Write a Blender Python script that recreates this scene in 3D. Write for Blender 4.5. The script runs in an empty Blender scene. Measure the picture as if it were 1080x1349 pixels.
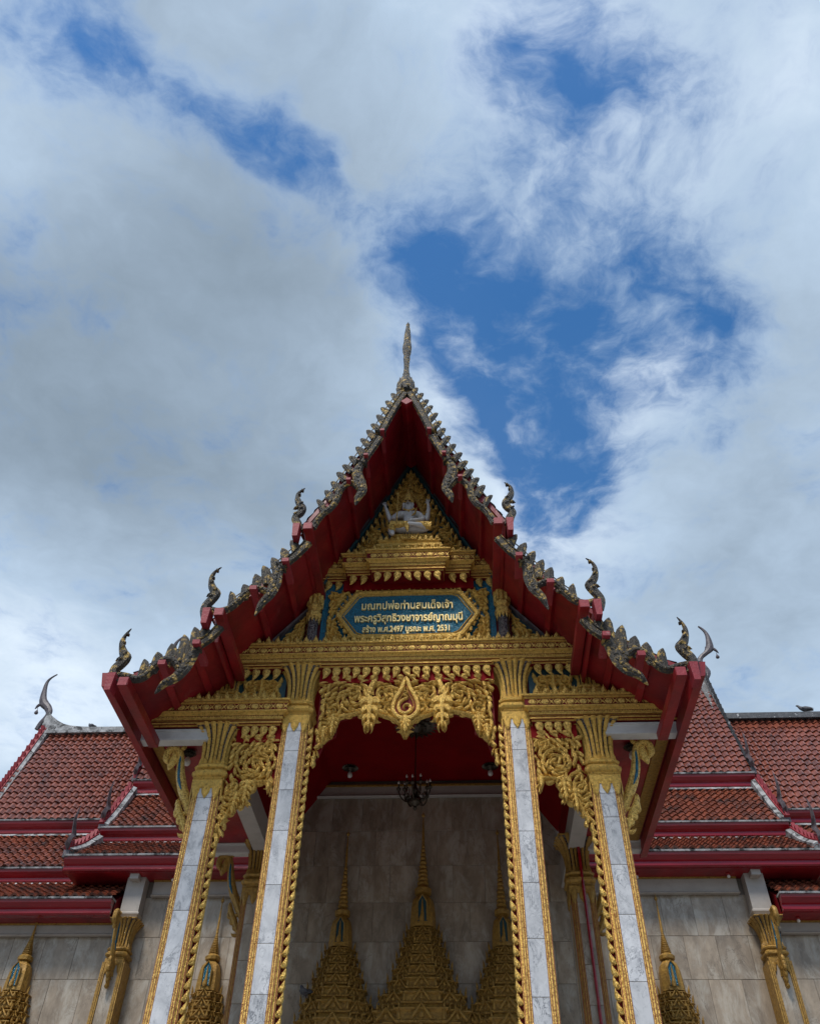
import bpy, math, random
from math import sin, cos, pi, radians, sqrt, atan2
from mathutils import Vector, Matrix
random.seed(7)
S = bpy.context.scene
COL = S.collection
# ------------------------------------------------------------------ camera
cam = bpy.data.cameras.new('camera'); cam_o = bpy.data.objects.new('camera', cam); COL.objects.link(cam_o)
cam.sensor_fit = 'HORIZONTAL'; cam.sensor_width = 36.0; cam.lens = 36.0*1109.7/1080.0
cam.clip_start = 0.1; cam.clip_end = 3000
yaw, pitch, roll = radians(-4.052), radians(46.103), radians(1.333)
fw = Vector((sin(yaw)*cos(pitch), cos(yaw)*cos(pitch), sin(pitch)))
rt = Vector((cos(yaw), -sin(yaw), 0)); up = rt.cross(fw)
r2 = rt*cos(roll)+up*sin(roll); u2 = -rt*sin(roll)+up*cos(roll)
M = Matrix((r2, u2, -fw)).transposed().to_4x4(); M.translation = Vector((.637, -9, 1.6))
cam_o.matrix_world = M
S.camera = cam_o
# ------------------------------------------------------------------ exposure
S.view_settings.view_transform = 'Standard'; S.view_settings.look = 'None'
S.view_settings.gamma = 1; S.view_settings.exposure = 0.3
S.cycles.max_bounces = 6; S.cycles.diffuse_bounces = 4; S.cycles.glossy_bounces = 3
S.cycles.use_denoising = True
# ------------------------------------------------------------------ sky
SUN_EL, SUN_AZ = 58.0, 200.0      # azimuth of the sun seen from above, clockwise from +Y
W = bpy.data.worlds.new('World'); S.world = W; W.use_nodes = True
nt = W.node_tree; nt.nodes.clear()
def N(t, **k):
    n = nt.nodes.new(t)
    for a, b in k.items(): setattr(n, a, b)
    return n
def L(a, b): nt.links.new(a, b)
def mth(op, a, b=None, c=None, clamp=False):
    n = N('ShaderNodeMath', operation=op); n.use_clamp = clamp
    for i, v in enumerate((a, b, c)):
        if v is None: continue
        if isinstance(v, (int, float)): n.inputs[i].default_value = v
        else: L(v, n.inputs[i])
    return n.outputs[0]
def ramp(v, stops, interp='EASE'):
    n = N('ShaderNodeValToRGB'); n.color_ramp.interpolation = interp
    e = n.color_ramp.elements
    while len(e) < len(stops): e.new(0.5)
    for el, (p, c) in zip(e, stops): el.position = p; el.color = (*c, 1) if len(c) == 3 else c
    L(v, n.inputs[0]); return n.outputs[0]
sky = N('ShaderNodeTexSky', sky_type='NISHITA'); sky.sun_disc = False
sky.sun_elevation = radians(SUN_EL); sky.sun_rotation = radians(SUN_AZ)
sky.air_density = 1.0; sky.dust_density = 0.4; sky.ozone_density = 2.0
tc = N('ShaderNodeTexCoord'); sep = N('ShaderNodeSeparateXYZ'); L(tc.outputs['Generated'], sep.inputs[0])
zc = mth('MAXIMUM', sep.outputs[2], 0.06)
PX = mth('DIVIDE', sep.outputs[0], zc); PY = mth('DIVIDE', sep.outputs[1], zc)
pv = N('ShaderNodeCombineXYZ'); L(PX, pv.inputs[0]); L(PY, pv.inputs[1])
def noise(scale, detail=6, rough=.55, dist=0., off=(0, 0, 0), vec=None):
    m = N('ShaderNodeVectorMath', operation='ADD'); L(vec or pv.outputs[0], m.inputs[0]); m.inputs[1].default_value = off
    n = N('ShaderNodeTexNoise'); n.inputs['Scale'].default_value = scale; n.inputs['Detail'].default_value = detail
    n.inputs['Roughness'].default_value = rough; n.inputs['Distortion'].default_value = dist
    L(m.outputs[0], n.inputs['Vector']); return n
# wind-warped position on the cloud layer
wn = noise(3.2, 4, .6, 0, (3, 1, 0))
wv = N('ShaderNodeVectorMath', operation='SUBTRACT'); L(wn.outputs['Color'], wv.inputs[0]); wv.inputs[1].default_value = (.5, .5, .5)
ws = N('ShaderNodeVectorMath', operation='SCALE'); L(wv.outputs[0], ws.inputs[0]); ws.inputs['Scale'].default_value = .16
wp = N('ShaderNodeVectorMath', operation='ADD'); L(pv.outputs[0], wp.inputs[0]); L(ws.outputs[0], wp.inputs[1])
wsep = N('ShaderNodeSeparateXYZ'); L(wp.outputs[0], wsep.inputs[0])
BLUE = [[0.124, 0.801, 12.531, -2.633, 1.174, 5.018, 1.0], [0.054, 0.627, 9.951, 4.99, -8.259, 11.661, 0.78], [-0.024, 0.511, 14.746, 0.612, -0.847, 16.522, 0.75], [0.213, 0.913, 13.922, -1.234, -0.419, 10.642, 0.9], [0.244, 0.513, 8.669, 1.804, -5.504, 13.165, 0.62], [0.34, 0.627, 16.517, -2.976, -0.599, 13.579, 0.52], [0.179, 0.644, 8.803, -0.727, -0.489, 11.185, 0.9], [0.135, 0.311, 9.821, 5.512, -7.864, 11.8, 0.85], [0.096, 0.375, 22.889, -0.901, -0.897, 15.678, 0.75], [-0.177, 0.362, 9.992, 10.636, -18.748, 16.01, 0.80], [-0.279, 0.299, 8.036, 8.306, -15.585, 16.927, 0.72], [-0.411, 0.231, 17.221, 6.11, -1.105, 20.133, 0.72], [0.303, 0.794, 14.937, -2.147, -0.701, 16.949, 0.3],
        [1.9, -1.2, 1.2, .4, -.4, 1.4, .8], [-1.6, -.9, 1.4, -.3, .5, 1.6, .7], [.4, -1.5, 1.6, .2, -.2, 1.9, .8], [-2.6, 2.9, .8, .2, -.1, .9, .6]]
BRIGHT = [[-0.488, 0.705, 2.95, 1.81, -1.199, 2.169, -0.9], [-0.246, 0.491, 6.841, 1.278, -0.34, 7.416, -0.3], [-0.361, 0.907, 4.03, 0.83, -0.175, 4.472, -0.45], [0.5, 0.924, 6.532, -1.532, -0.101, 2.568, -0.2], [0.002, 0.613, 15.653, -4.549, 3.101, 8.386, 0.6], [-0.486, 0.365, 8.379, 3.137, -0.455, 9.522, 0.5], [0.29, 0.699, 14.232, -8.647, 10.8, 14.784, 0.9], [-0.881, 1.421, 3.117, 1.167, -0.082, 2.667, 0.9], [0.135, 1.05, 5.182, -0.236, -0.23, 6.186, 0.5], [0.035, 0.268, 8.211, 0.033, -0.635, 12.771, 0.3], [0.382, 0.316, 20.527, -5.184, -0.603, 12.256, 0.4], [0.055, 0.784, 21.233, -6.205, 3.235, 7.678, 0.5]]
def blobs(lst):
    tot = None
    for cx, cy, a1, a2, b1, b2, w in lst:
        dx = mth('SUBTRACT', wsep.outputs[0], cx); dy = mth('SUBTRACT', wsep.outputs[1], cy)
        u = mth('MULTIPLY_ADD', dy, a2, mth('MULTIPLY', dx, a1)); v = mth('MULTIPLY_ADD', dy, b2, mth('MULTIPLY', dx, b1))
        q = mth('MULTIPLY_ADD', v, v, mth('MULTIPLY', u, u))
        g = mth('MULTIPLY', mth('EXPONENT', mth('MULTIPLY', q, -.62)), w)
        tot = g if tot is None else mth('ADD', tot, g)
    return tot
hole = blobs(BLUE); lum = blobs(BRIGHT)
n1 = noise(4.0, 10, .62, .2, (5.3, 2.1, 0), wp.outputs[0]); n2 = noise(11.0, 9, .62, .12, (1.3, 7.1, 0), wp.outputs[0])
# cloud density: full everywhere, eaten away by the gaps, ragged by the noise
dn = mth('MULTIPLY_ADD', mth('SUBTRACT', n1.outputs[0], .5), 2.1, 1.05)
dn = mth('MULTIPLY_ADD', mth('SUBTRACT', n2.outputs[0], .5), 1.55, dn)
dn = mth('SUBTRACT', dn, mth('MULTIPLY', mth('MINIMUM', hole, 1.0), .90))
alpha = ramp(dn, [(0.0, (.03,)*3), (.25, (.18,)*3), (.58, (.58,)*3), (1.0, (1, 1, 1))], 'B_SPLINE')
n3 = noise(2.2, 7, .5, .2, (9.3, 4.1, 0), wp.outputs[0])
br = mth('MULTIPLY_ADD', lum, .23, .53)
br = mth('MULTIPLY_ADD', mth('SUBTRACT', n3.outputs[0], .5), .50, br)
br = mth('MULTIPLY_ADD', mth('SUBTRACT', n2.outputs[0], .5), .20, br)
asep = N('ShaderNodeSeparateColor'); L(alpha, asep.inputs[0]); av = asep.outputs[0]
br = mth('MULTIPLY_ADD', mth('MULTIPLY', av, mth('SUBTRACT', 1.0, av)), .55, br)      # thin edges let more light through
ccol = ramp(br, [(0.18, (.17, .215, .25)), (.42, (.285, .36, .44)), (.62, (.43, .54, .665)), (.9, (.80, .89, .97))], 'LINEAR')
bgs = N('ShaderNodeBackground'); L(sky.outputs[0], bgs.inputs[0]); bgs.inputs[1].default_value = .135
hs = N('ShaderNodeHueSaturation'); hs.inputs['Saturation'].default_value = 1.36; hs.inputs['Value'].default_value = 1.0
L(sky.outputs[0], hs.inputs['Color']); L(hs.outputs[0], bgs.inputs[0])
bgc = N('ShaderNodeBackground'); L(ccol, bgc.inputs[0]); bgc.inputs[1].default_value = 1.0
mx = N('ShaderNodeMixShader'); L(alpha, mx.inputs[0]); L(bgs.outputs[0], mx.inputs[1]); L(bgc.outputs[0], mx.inputs[2])
wo = N('ShaderNodeOutputWorld'); L(mx.outputs[0], wo.inputs[0])
# ------------------------------------------------------------------ sun (veiled by cloud)
sun = bpy.data.lights.new('sun', 'SUN'); sun.energy = 2.4; sun.angle = radians(14); sun.color = (1, .96, .9)
so = bpy.data.objects.new('sun', sun); COL.objects.link(so)
sd = Vector((sin(radians(SUN_AZ))*cos(radians(SUN_EL)), cos(radians(SUN_AZ))*cos(radians(SUN_EL)), sin(radians(SUN_EL))))
so.rotation_euler = sd.to_track_quat('Z', 'Y').to_euler(); so.location = (0, 0, 40)

# ------------------------------------------------------------------ materials
def mat(name, col, rough=.5, metal=0., col2=None, nscale=8., bump=0., bscale=30., stretch=(1, 1, 1), detail=5, lo=.35, hi=.7,
        col3=None, n3scale=2., lo3=.55, hi3=.7, rvar=0., coat=0., spec=.5, randv=0., vein=None):
    m = bpy.data.materials.new(name); m.use_nodes = True; t = m.node_tree; b = t.nodes['Principled BSDF']
    def nn(k): return t.nodes.new(k)
    co = nn('ShaderNodeTexCoord'); mp = nn('ShaderNodeMapping'); mp.inputs['Scale'].default_value = stretch
    oi = nn('ShaderNodeObjectInfo'); sc = nn('ShaderNodeVectorMath'); sc.operation = 'SCALE'; sc.inputs[0].default_value = (37, 19, 53)
    t.links.new(oi.outputs['Random'], sc.inputs['Scale']); ad = nn('ShaderNodeVectorMath'); ad.operation = 'ADD'
    t.links.new(co.outputs['Object'], ad.inputs[0]); t.links.new(sc.outputs[0], ad.inputs[1]); t.links.new(ad.outputs[0], mp.inputs[0])
    def noi(s, d=5, r=.6, dist=0):
        n = nn('ShaderNodeTexNoise'); n.inputs['Scale'].default_value = s; n.inputs['Detail'].default_value = d
        n.inputs['Roughness'].default_value = r; n.inputs['Distortion'].default_value = dist; t.links.new(mp.outputs[0], n.inputs['Vector']); return n
    def mr(v, a, b_, c=0., d=1.):
        n = nn('ShaderNodeMapRange'); n.inputs[1].default_value = a; n.inputs[2].default_value = b_; n.inputs[3].default_value = c; n.inputs[4].default_value = d
        t.links.new(v, n.inputs[0]); return n.outputs[0]
    def mix(f, a, c):
        n = nn('ShaderNodeMix'); n.data_type = 'RGBA'
        if isinstance(f, float): n.inputs[0].default_value = f
        else: t.links.new(f, n.inputs[0])
        for i, v in ((6, a), (7, c)):
            if isinstance(v, tuple): n.inputs[i].default_value = (*v, 1)
            else: t.links.new(v, n.inputs[i])
        return n.outputs[2]
    cur = col
    if col2:
        n = noi(nscale, detail, .65, .3); cur = mix(mr(n.outputs[0], lo, hi), col, col2)
    if col3:
        n = noi(n3scale, 7, .7, .5); cur = mix(mr(n.outputs[0], lo3, hi3), cur, col3)
    if vein:
        for vs, vw, vc in vein:
            n = noi(vs, 9, .68, 1.6); ab = nn('ShaderNodeMath'); ab.operation = 'SUBTRACT'; ab.inputs[1].default_value = .5; t.links.new(n.outputs[0], ab.inputs[0])
            a2 = nn('ShaderNodeMath'); a2.operation = 'ABSOLUTE'; t.links.new(ab.outputs[0], a2.inputs[0])
            n2_ = noi(vs*.6, 3); mm = nn('ShaderNodeMath'); mm.operation = 'MULTIPLY'; t.links.new(mr(a2.outputs[0], 0, vw, 1, 0), mm.inputs[0]); t.links.new(mr(n2_.outputs[0], .42, .6, 0, 1), mm.inputs[1])
            cur = mix(mm.outputs[0], cur, vc)
    if randv:
        h = nn('ShaderNodeHueSaturation'); t.links.new(mr(oi.outputs['Random'], 0, 1, 1-randv, 1+randv), h.inputs['Value'])
        if isinstance(cur, tuple): h.inputs['Color'].default_value = (*cur, 1)
        else: t.links.new(cur, h.inputs['Color'])
        cur = h.outputs[0]
    if isinstance(cur, tuple): b.inputs['Base Color'].default_value = (*cur, 1)
    else: t.links.new(cur, b.inputs['Base Color'])
    b.inputs['Roughness'].default_value = rough; b.inputs['Metallic'].default_value = metal
    b.inputs['Specular IOR Level'].default_value = spec
    if rvar:
        n = noi(nscale*.7, 4); t.links.new(mr(n.outputs[0], .3, .7, rough-rvar, rough+rvar), b.inputs['Roughness'])
    if coat: b.inputs['Coat Weight'].default_value = coat; b.inputs['Coat Roughness'].default_value = .15
    if bump:
        n = noi(bscale, 4); bp = nn('ShaderNodeBump'); bp.inputs['Strength'].default_value = bump; bp.inputs['Distance'].default_value = .02
        t.links.new(n.outputs[0], bp.inputs['Height']); t.links.new(bp.outputs[0], b.inputs['Normal'])
    return m
GOLD = mat('gold_paint', (.84, .53, .12), .35, .45, (.40, .21, .04), 30, .9, 100, rvar=.12, lo=.42, hi=.78, col3=(.10, .06, .02), n3scale=30, lo3=.58, hi3=.78)
GOLDL = mat('gold_leaf_lettering', (.88, .66, .26), .4, .3)
GOLD2 = mat('gold_paint_bright', (.90, .60, .16), .32, .45, (.38, .20, .035), 40, .8, 110, rvar=.12, lo=.46, hi=.64)
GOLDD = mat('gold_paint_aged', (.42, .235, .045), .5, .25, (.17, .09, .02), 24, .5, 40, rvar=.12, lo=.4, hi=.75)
AGED = mat('weathered_gilt_mosaic', (.040, .032, .023), .40, .2, (.52, .33, .08), 14, 1.0, 70, lo=.53, hi=.64, col3=(.10, .09, .075), n3scale=18, lo3=.56, hi3=.72, rvar=.15)
RED = mat('red_paint', (.29, .007, .013), .48, 0, (.13, .004, .008), 2.2, .25, 14, lo=.35, hi=.7, coat=.08, col3=(.26, .05, .05), n3scale=5, lo3=.60, hi3=.78, stretch=(1, 1, .5), rvar=.12)
REDL = mat('pinkish_red_paint', (.29, .018, .028), .6, 0, (.22, .015, .025), 9, .3, 30, col3=(.33, .14, .14), n3scale=12, lo3=.6, hi3=.75)  # pinker red; on the purlin ends it stands in for light from the sky
REDG = mat('glossy_red_paint', (.27, .006, .012), .24, 0, (.16, .004, .007), 2.5, .25, 9, stretch=(.4, 1, 3), coat=.3, spec=.35, rvar=.12, col3=(.34, .16, .17), n3scale=14, lo3=.68, hi3=.76)
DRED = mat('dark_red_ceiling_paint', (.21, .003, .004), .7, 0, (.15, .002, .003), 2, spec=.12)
DREDP = mat('deep_red_paint', (.17, .006, .008), .6, 0, (.11, .004, .005), 6, spec=.2)
MARB = mat('white_veined_marble', (.64, .63, .63), .36, 0, (.40, .40, .41), 5, .05, 10, detail=9, lo=.42, hi=.72, stretch=(1.3, 1.3, .8), col3=(.30, .30, .31), n3scale=4, lo3=.56, hi3=.68, randv=.10, vein=[(3.5, .022, (.09, .095, .11)), (9., .018, (.22, .225, .24))])
WMARB = mat('grey_wall_marble', (.38, .305, .225), .36, 0, (.20, .155, .11), 5, .05, 20, stretch=(1.2, 1, .55), detail=7, lo=.35, hi=.7, col3=(.43, .38, .31), n3scale=3.5, lo3=.48, hi3=.64, randv=.12, vein=[(2.6, .02, (.19, .15, .11))])
WHITE_SHADED = mat('white_paint_shaded', (.40, .36, .32), .55, 0, (.30, .27, .23), 5, .1, 20, lo=.45, hi=.85)  # the white paint again, with the shade it stands in put into the colour
GROUT = mat('grey_mortar', (.20, .17, .14), .8)
WHITE = mat('white_paint', (.60, .59, .56), .5, 0, (.42, .41, .38), 5, .1, 20, lo=.45, hi=.85)
WHITEW = mat('weathered_white_mortar', (.44, .44, .44), .7, 0, (.15, .15, .15), 6, .3, 20, lo=.38, hi=.66, col3=(.035, .035, .035), n3scale=5, lo3=.50, hi3=.58)
BLACKM = mat('mildewed_black_mortar', (.035, .035, .038), .5, 0, (.10, .10, .105), 8, .4, 20, lo=.45, hi=.75, col3=(.50, .50, .50), n3scale=10, lo3=.60, hi3=.68)
TEAL = mat('teal_glass_mosaic', (.006, .075, .125), .18, .2, (.012, .16, .25), 55, .8, 70, lo=.4, hi=.6, detail=1)
DTEAL = mat('dark_teal_paint', (.012, .045, .055), .4, 0, (.02, .07, .08), 30)
MIRR = mat('mirror_glass_mosaic', (.30, .28, .27), .12, .7, (.05, .03, .04), 60, 1.0, 90, lo=.45, hi=.55, detail=1)
DARKC = mat('dark_groove', (.02, .012, .01), .7)
TILE = mat('glazed_terracotta_tile', (.27, .078, .046), .24, 0, (.12, .034, .022), 7.0, .15, 30, lo=.42, hi=.62, coat=.35, col3=(.075, .035, .03), n3scale=1.6, lo3=.52, hi3=.72)
TILE2 = mat('weathered_terracotta_tile', (.26, .072, .038), .30, 0, (.10, .03, .018), 7.0, .2, 30, lo=.40, hi=.62, col3=(.035, .028, .026), n3scale=2.2, lo3=.50, hi3=.66, coat=.1)
STATUE = mat('white_painted_plaster', (.62, .61, .60), .5, 0, (.45, .44, .43), 20, .1, 40)
BRONZE = mat('dark_bronze', (.06, .045, .03), .4, .6)
GLASSW = mat('frosted_bulb_glass', (.70, .66, .6), .3)
PAVE = mat('concrete_paving', (.21, .20, .19), .8, 0, (.16, .15, .145), 3, .2, 10)
LAWN = mat('far_ground', (.10, .12, .06), .9, 0, (.16, .15, .11), .3)
PIG = mat('grey_feathers', (.05, .05, .058), .6, 0, (.11, .11, .12), 20)
DOORM = mat('dark_red_lacquer', (.06, .01, .01), .4)
CHOF = mat('grey_finial_paint', (.05, .04, .045), .45, 0, (.16, .13, .14), 12, .2, 30)

# ------------------------------------------------------------------ mesh helpers
class MB:
    def __init__(s): s.v = []; s.f = []; s.m = []; s.cur = 0
    def add(s, vs, fs):
        o = len(s.v); s.v += [tuple(v) for v in vs]; s.f += [tuple(i+o for i in f) for f in fs]; s.m += [s.cur]*len(fs)
    def box(s, x0, x1, y0, y1, z0, z1):
        s.add([(x0, y0, z0), (x1, y0, z0), (x1, y1, z0), (x0, y1, z0), (x0, y0, z1), (x1, y0, z1), (x1, y1, z1), (x0, y1, z1)],
              [(0, 3, 2, 1), (4, 5, 6, 7), (0, 1, 5, 4), (1, 2, 6, 5), (2, 3, 7, 6), (3, 0, 4, 7)])
    def prism_y(s, poly, y0, y1):         # poly in (x,z), counter-clockwise seen from the front
        n = len(poly); s.add([(x, y0, z) for x, z in poly]+[(x, y1, z) for x, z in poly],
            [tuple(range(n)), tuple(range(2*n-1, n-1, -1))]+[(i, i+n, (i+1) % n+n, (i+1) % n) for i in range(n)])
    def prism_x(s, poly, x0, x1):         # poly in (y,z)
        n = len(poly); s.add([(x0, y, z) for y, z in poly]+[(x1, y, z) for y, z in poly],
            [tuple(range(n)), tuple(range(2*n-1, n-1, -1))]+[(i, i+n, (i+1) % n+n, (i+1) % n) for i in range(n)])
    def prism_z(s, poly, z0, z1):         # poly in (x,y)
        n = len(poly); s.add([(x, y, z0) for x, y in poly]+[(x, y, z1) for x, y in poly],
            [tuple(range(n-1, -1, -1)), tuple(range(n, 2*n))]+[(i, (i+1) % n, (i+1) % n+n, i+n) for i in range(n)])
    def loft(s, rings, caps=True):        # list of closed rings of the same length
        n = len(rings[0]); o = []
        for r in rings: o += r
        fs = []
        for k in range(len(rings)-1):
            for i in range(n):
                a = k*n+i; b = k*n+(i+1) % n; fs.append((a, b, b+n, a+n))
        if caps: fs += [tuple(range(n-1, -1, -1)), tuple(range((len(rings)-1)*n, len(rings)*n))]
        s.add(o, fs)
    def rect(s, x0, x1, y0, y1, prof, ch=0.):   # moulding round a rectangle: prof [(out, z)]
        R = []
        for o, z in prof:
            a, b, c, d = x0-o, x1+o, y0-o, y1+o; k = ch+max(o, 0)*.6 if ch else 0
            R.append([(a+k, c, z), (b-k, c, z), (b, c+k, z), (b, d-k, z), (b-k, d, z), (a+k, d, z), (a, d-k, z), (a, c+k, z)] if ch else
                     [(a, c, z), (b, c, z), (b, d, z), (a, d, z)])
        s.loft(R)
    def lathe(s, cx, cy, prof, n=12, sq=0., flute=0., fn=0):
        R = []
        for r, z in prof:
            ring = []
            for i in range(n):
                t = 2*pi*i/n+pi/n; k = 1.
                if sq: k = 1/((abs(cos(t))**(2+sq)+abs(sin(t))**(2+sq))**(1/(2+sq)))
                if flute: k *= 1+flute*(1 if i % 2 else -1)
                ring.append((cx+r*k*cos(t), cy+r*k*sin(t), z))
            R.append(ring)
        s.loft(R)
    def tube(s, pts, r, n=6):
        P = [Vector(p) for p in pts]; R = []; rr = r if isinstance(r, (list, tuple)) else [r]*len(P)
        for i, p in enumerate(P):
            d = (P[min(i+1, len(P)-1)]-P[max(i-1, 0)]).normalized()
            a = d.cross(Vector((0, 0, 1) if abs(d.z) < .9 else (1, 0, 0))).normalized(); b = d.cross(a)
            R.append([tuple(p+a*rr[i]*cos(2*pi*k/n)+b*rr[i]*sin(2*pi*k/n)) for k in range(n)])
        s.loft(R)
    def ribbon(s, pts, w, h, y0=0., full=False, T=None, sub=0, closed=False):
        """relief band along a centre line in the facade plane: pts (x,z); raised h towards -y"""
        if sub: pts, w = smooth(pts, w, sub, closed)
        n = len(pts); V = []
        if not isinstance(w, (list, tuple)): w = [w]*n
        for i in range(n):
            if closed: a = pts[(i-1) % n]; b = pts[(i+1) % n]
            else: a = pts[max(i-1, 0)]; b = pts[min(i+1, n-1)]
            dx, dz = b[0]-a[0], b[1]-a[1]; l = math.hypot(dx, dz) or 1; nx, nz = -dz/l, dx/l
            x, z = pts[i]; q = w[i]; hh = h*min(1, q/(max(w)*.5+1e-6))
            row = [(x-nx*q, y0, z-nz*q), (x-nx*q*.62, y0-hh*.75, z-nz*q*.62), (x, y0-hh, z), (x+nx*q*.62, y0-hh*.75, z+nz*q*.62), (x+nx*q, y0, z+nz*q)]
            if full: row += [(x+nx*q*.62, y0+hh*.75, z+nz*q*.62), (x, y0+hh, z), (x-nx*q*.62, y0+hh*.75, z-nz*q*.62)]
            V += row
        if T: V = [T(v) for v in V]
        k = 8 if full else 5; fs = []
        for i in range(n if closed else n-1):
            j = (i+1) % n
            for c in range(k if full else k-1):
                d = (c+1) % k; fs.append((i*k+c, i*k+d, j*k+d, j*k+c))
        if full and not closed: fs += [tuple(range(k-1, -1, -1)), tuple(range((n-1)*k, n*k))]
        s.add(V, fs)
    def obj(s, name, m, parent=None, loc=None, smooth_=False):
        me = bpy.data.meshes.new(name); me.from_pydata(s.v, [], s.f)
        for q in (m if isinstance(m, (list, tuple)) else [m]): me.materials.append(q)
        if any(s.m): me.polygons.foreach_set('material_index', s.m)
        import bmesh
        b = bmesh.new(); b.from_mesh(me); bmesh.ops.recalc_face_normals(b, faces=b.faces); b.to_mesh(me); b.free()
        if smooth_: me.polygons.foreach_set('use_smooth', [True]*len(me.polygons))
        me.update(); o = bpy.data.objects.new(name, me); COL.objects.link(o)
        if parent: o.parent = parent
        if loc: o.location = loc
        return o
def smooth(pts, w, sub, closed=False):
    n = len(pts); P = []; Wd = []
    if not isinstance(w, (list, tuple)): w = [w]*n
    for i in range(n if closed else n-1):
        g = (lambda k: k % n) if closed else (lambda k: min(max(k, 0), n-1))
        a, b, c, d = (pts[g(i+k)] for k in (-1, 0, 1, 2))
        for j in range(sub):
            t = j/sub
            P.append(tuple(.5*(2*b[k]+(c[k]-a[k])*t+(2*a[k]-5*b[k]+4*c[k]-d[k])*t*t+(3*b[k]-a[k]-3*c[k]+d[k])*t**3) for k in range(2)))
            Wd.append(w[i]*(1-t)+w[(i+1) % n]*t)
    if not closed: P.append(pts[-1]); Wd.append(w[-1])
    return P, Wd
def inst(src, name, parent, loc=(0, 0, 0), rot=(0, 0, 0), scl=(1, 1, 1)):
    o = bpy.data.objects.new(name, src); COL.objects.link(o); o.parent = parent
    o.location = loc; o.rotation_euler = rot; o.scale = scl; return o
def thing(name, label, cat, loc=(0, 0, 0), group=None):
    o = bpy.data.objects.new(name, None); COL.objects.link(o); o.location = loc; o['label'] = label; o['category'] = cat
    if group: o['group'] = group
    return o
def tag(o, label, cat, group=None):
    o['label'] = label; o['category'] = cat
    if group: o['group'] = group
    return o
def stuff(o): o['kind'] = 'stuff'; return o
def mesh_of(mb, name, m, smooth_=False):
    o = mb.obj(name, m, smooth_=smooth_); me = o.data; bpy.data.objects.remove(o); return me
def mir(L_): return [(-x, z) for x, z in L_]
def leaf(mb, x, z, ang, ln, wd, curl=.8, h=.02, y0=0., T=None, n=6, full=False):
    """curled flame leaf growing from (x,z) in direction ang"""
    P = []; Wd = []; a = ang; prof = (.45, .95, 1., .8, .5, .22, .03) if n == 6 else (.5, 1., .8, .42, .03)
    for i in range(n+1):
        P.append((x, z)); Wd.append(wd*prof[i])
        a += curl/n*(.3+1.6*i/n); x += cos(a)*ln/n; z += sin(a)*ln/n
    mb.ribbon(P, Wd, h, y0, T=T, full=full)
def spiral(mb, cx, cz, r, a0, turns, wd, h=.02, y0=0., sgn=1):
    P = []; n = int(14*turns)
    for i in range(n+1):
        t = i/n; rr = r*(1-t)**.8*.9+r*.1; a = a0+sgn*2*pi*turns*t
        P.append((cx+cos(a)*rr, cz+sin(a)*rr))
    mb.ribbon(P, [wd*(1-.4*i/n) for i in range(n+1)], h, y0)
def inside(p, poly):
    x, z = p; c = False; j = len(poly)-1
    for i in range(len(poly)):
        a, b = poly[i], poly[j]
        if (a[1] > z) != (b[1] > z) and x < (b[0]-a[0])*(z-a[1])/(b[1]-a[1])+a[0]: c = not c
        j = i
    return c
def foliage(mb, poly, centers, size, y0, seed=1, mirror=None, dens=.62, h=.03):
    """carved scrollwork: spiral stems with curled leaves round them, filling a polygon"""
    rnd = random.Random(seed); xs = [p[0] for p in poly]; zs = [p[1] for p in poly]
    def em(fn):
        fn(1)
        if mirror is not None: fn(-1)
    def ok(x, z):
        return inside((x, z), poly) and (mirror is None or x <= mirror+size*.1)
    for cx, cz, r, sg in centers:
        em(lambda s: spiral(mb, cx if s > 0 else 2*mirror-cx, cz, r, (1.2 if s > 0 else pi-1.2), 1.6, size*.17, h*1.1, y0, sg*s))
        em(lambda s: mb.lathe_y(cx if s > 0 else 2*mirror-cx, cz, size*.2, y0-h*1.5, y0) if hasattr(mb, 'lathe_y') else None)
    done = []
    for sz, tries in ((size, 900), (size*.62, 1400)):
        for _ in range(tries):
            x = rnd.uniform(min(xs), max(xs)); z = rnd.uniform(min(zs), max(zs))
            if not ok(x, z): continue
            if any((x-a)**2+(z-b)**2 < ((sz+c)*.5*dens)**2 for a, b, c in done): continue
            cx, cz, r, sg = min(centers, key=lambda c: (c[0]-x)**2+(c[1]-z)**2-c[2]**2)
            th = atan2(z-cz, x-cx); ang = th+sg*(pi/2)*.55+rnd.uniform(-.25, .25)
            # keep the tip inside the outline
            for k in range(6):
                if inside((x+cos(ang)*sz*.8, z+sin(ang)*sz*.8), poly): break
                ang += sg*.5
            done.append((x, z, sz)); hh = h*rnd.uniform(.8, 1.25); ww = sz*rnd.uniform(.20, .26); cu = sg*rnd.uniform(1.2, 2.0)
            def f(s):
                if s > 0: leaf(mb, x-cos(ang)*sz*.4, z-sin(ang)*sz*.4, ang, sz*1.35, ww, cu, hh, y0)
                else: leaf(mb, 2*mirror-x+cos(ang)*sz*.4, z-sin(ang)*sz*.4, pi-ang, sz*1.35, ww, -cu, hh, y0)
            em(f)
def along(p, q, t): return (p[0]+(q[0]-p[0])*t, p[1]+(q[1]-p[1])*t)
# ================================================================== ground
g = MB(); g.add([(-900, -900, -.004), (900, -900, -.004), (900, 900, -.004), (-900, 900, -.004)], [(0, 1, 2, 3)])
o = g.obj('ground', LAWN); o['kind'] = 'structure'
g = MB(); g.add([(-40, -45, 0), (40, -45, 0), (40, 30, 0), (-40, 30, 0)], [(0, 1, 2, 3)])
o = g.obj('courtyard_pavement', PAVE); o['kind'] = 'structure'
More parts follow.
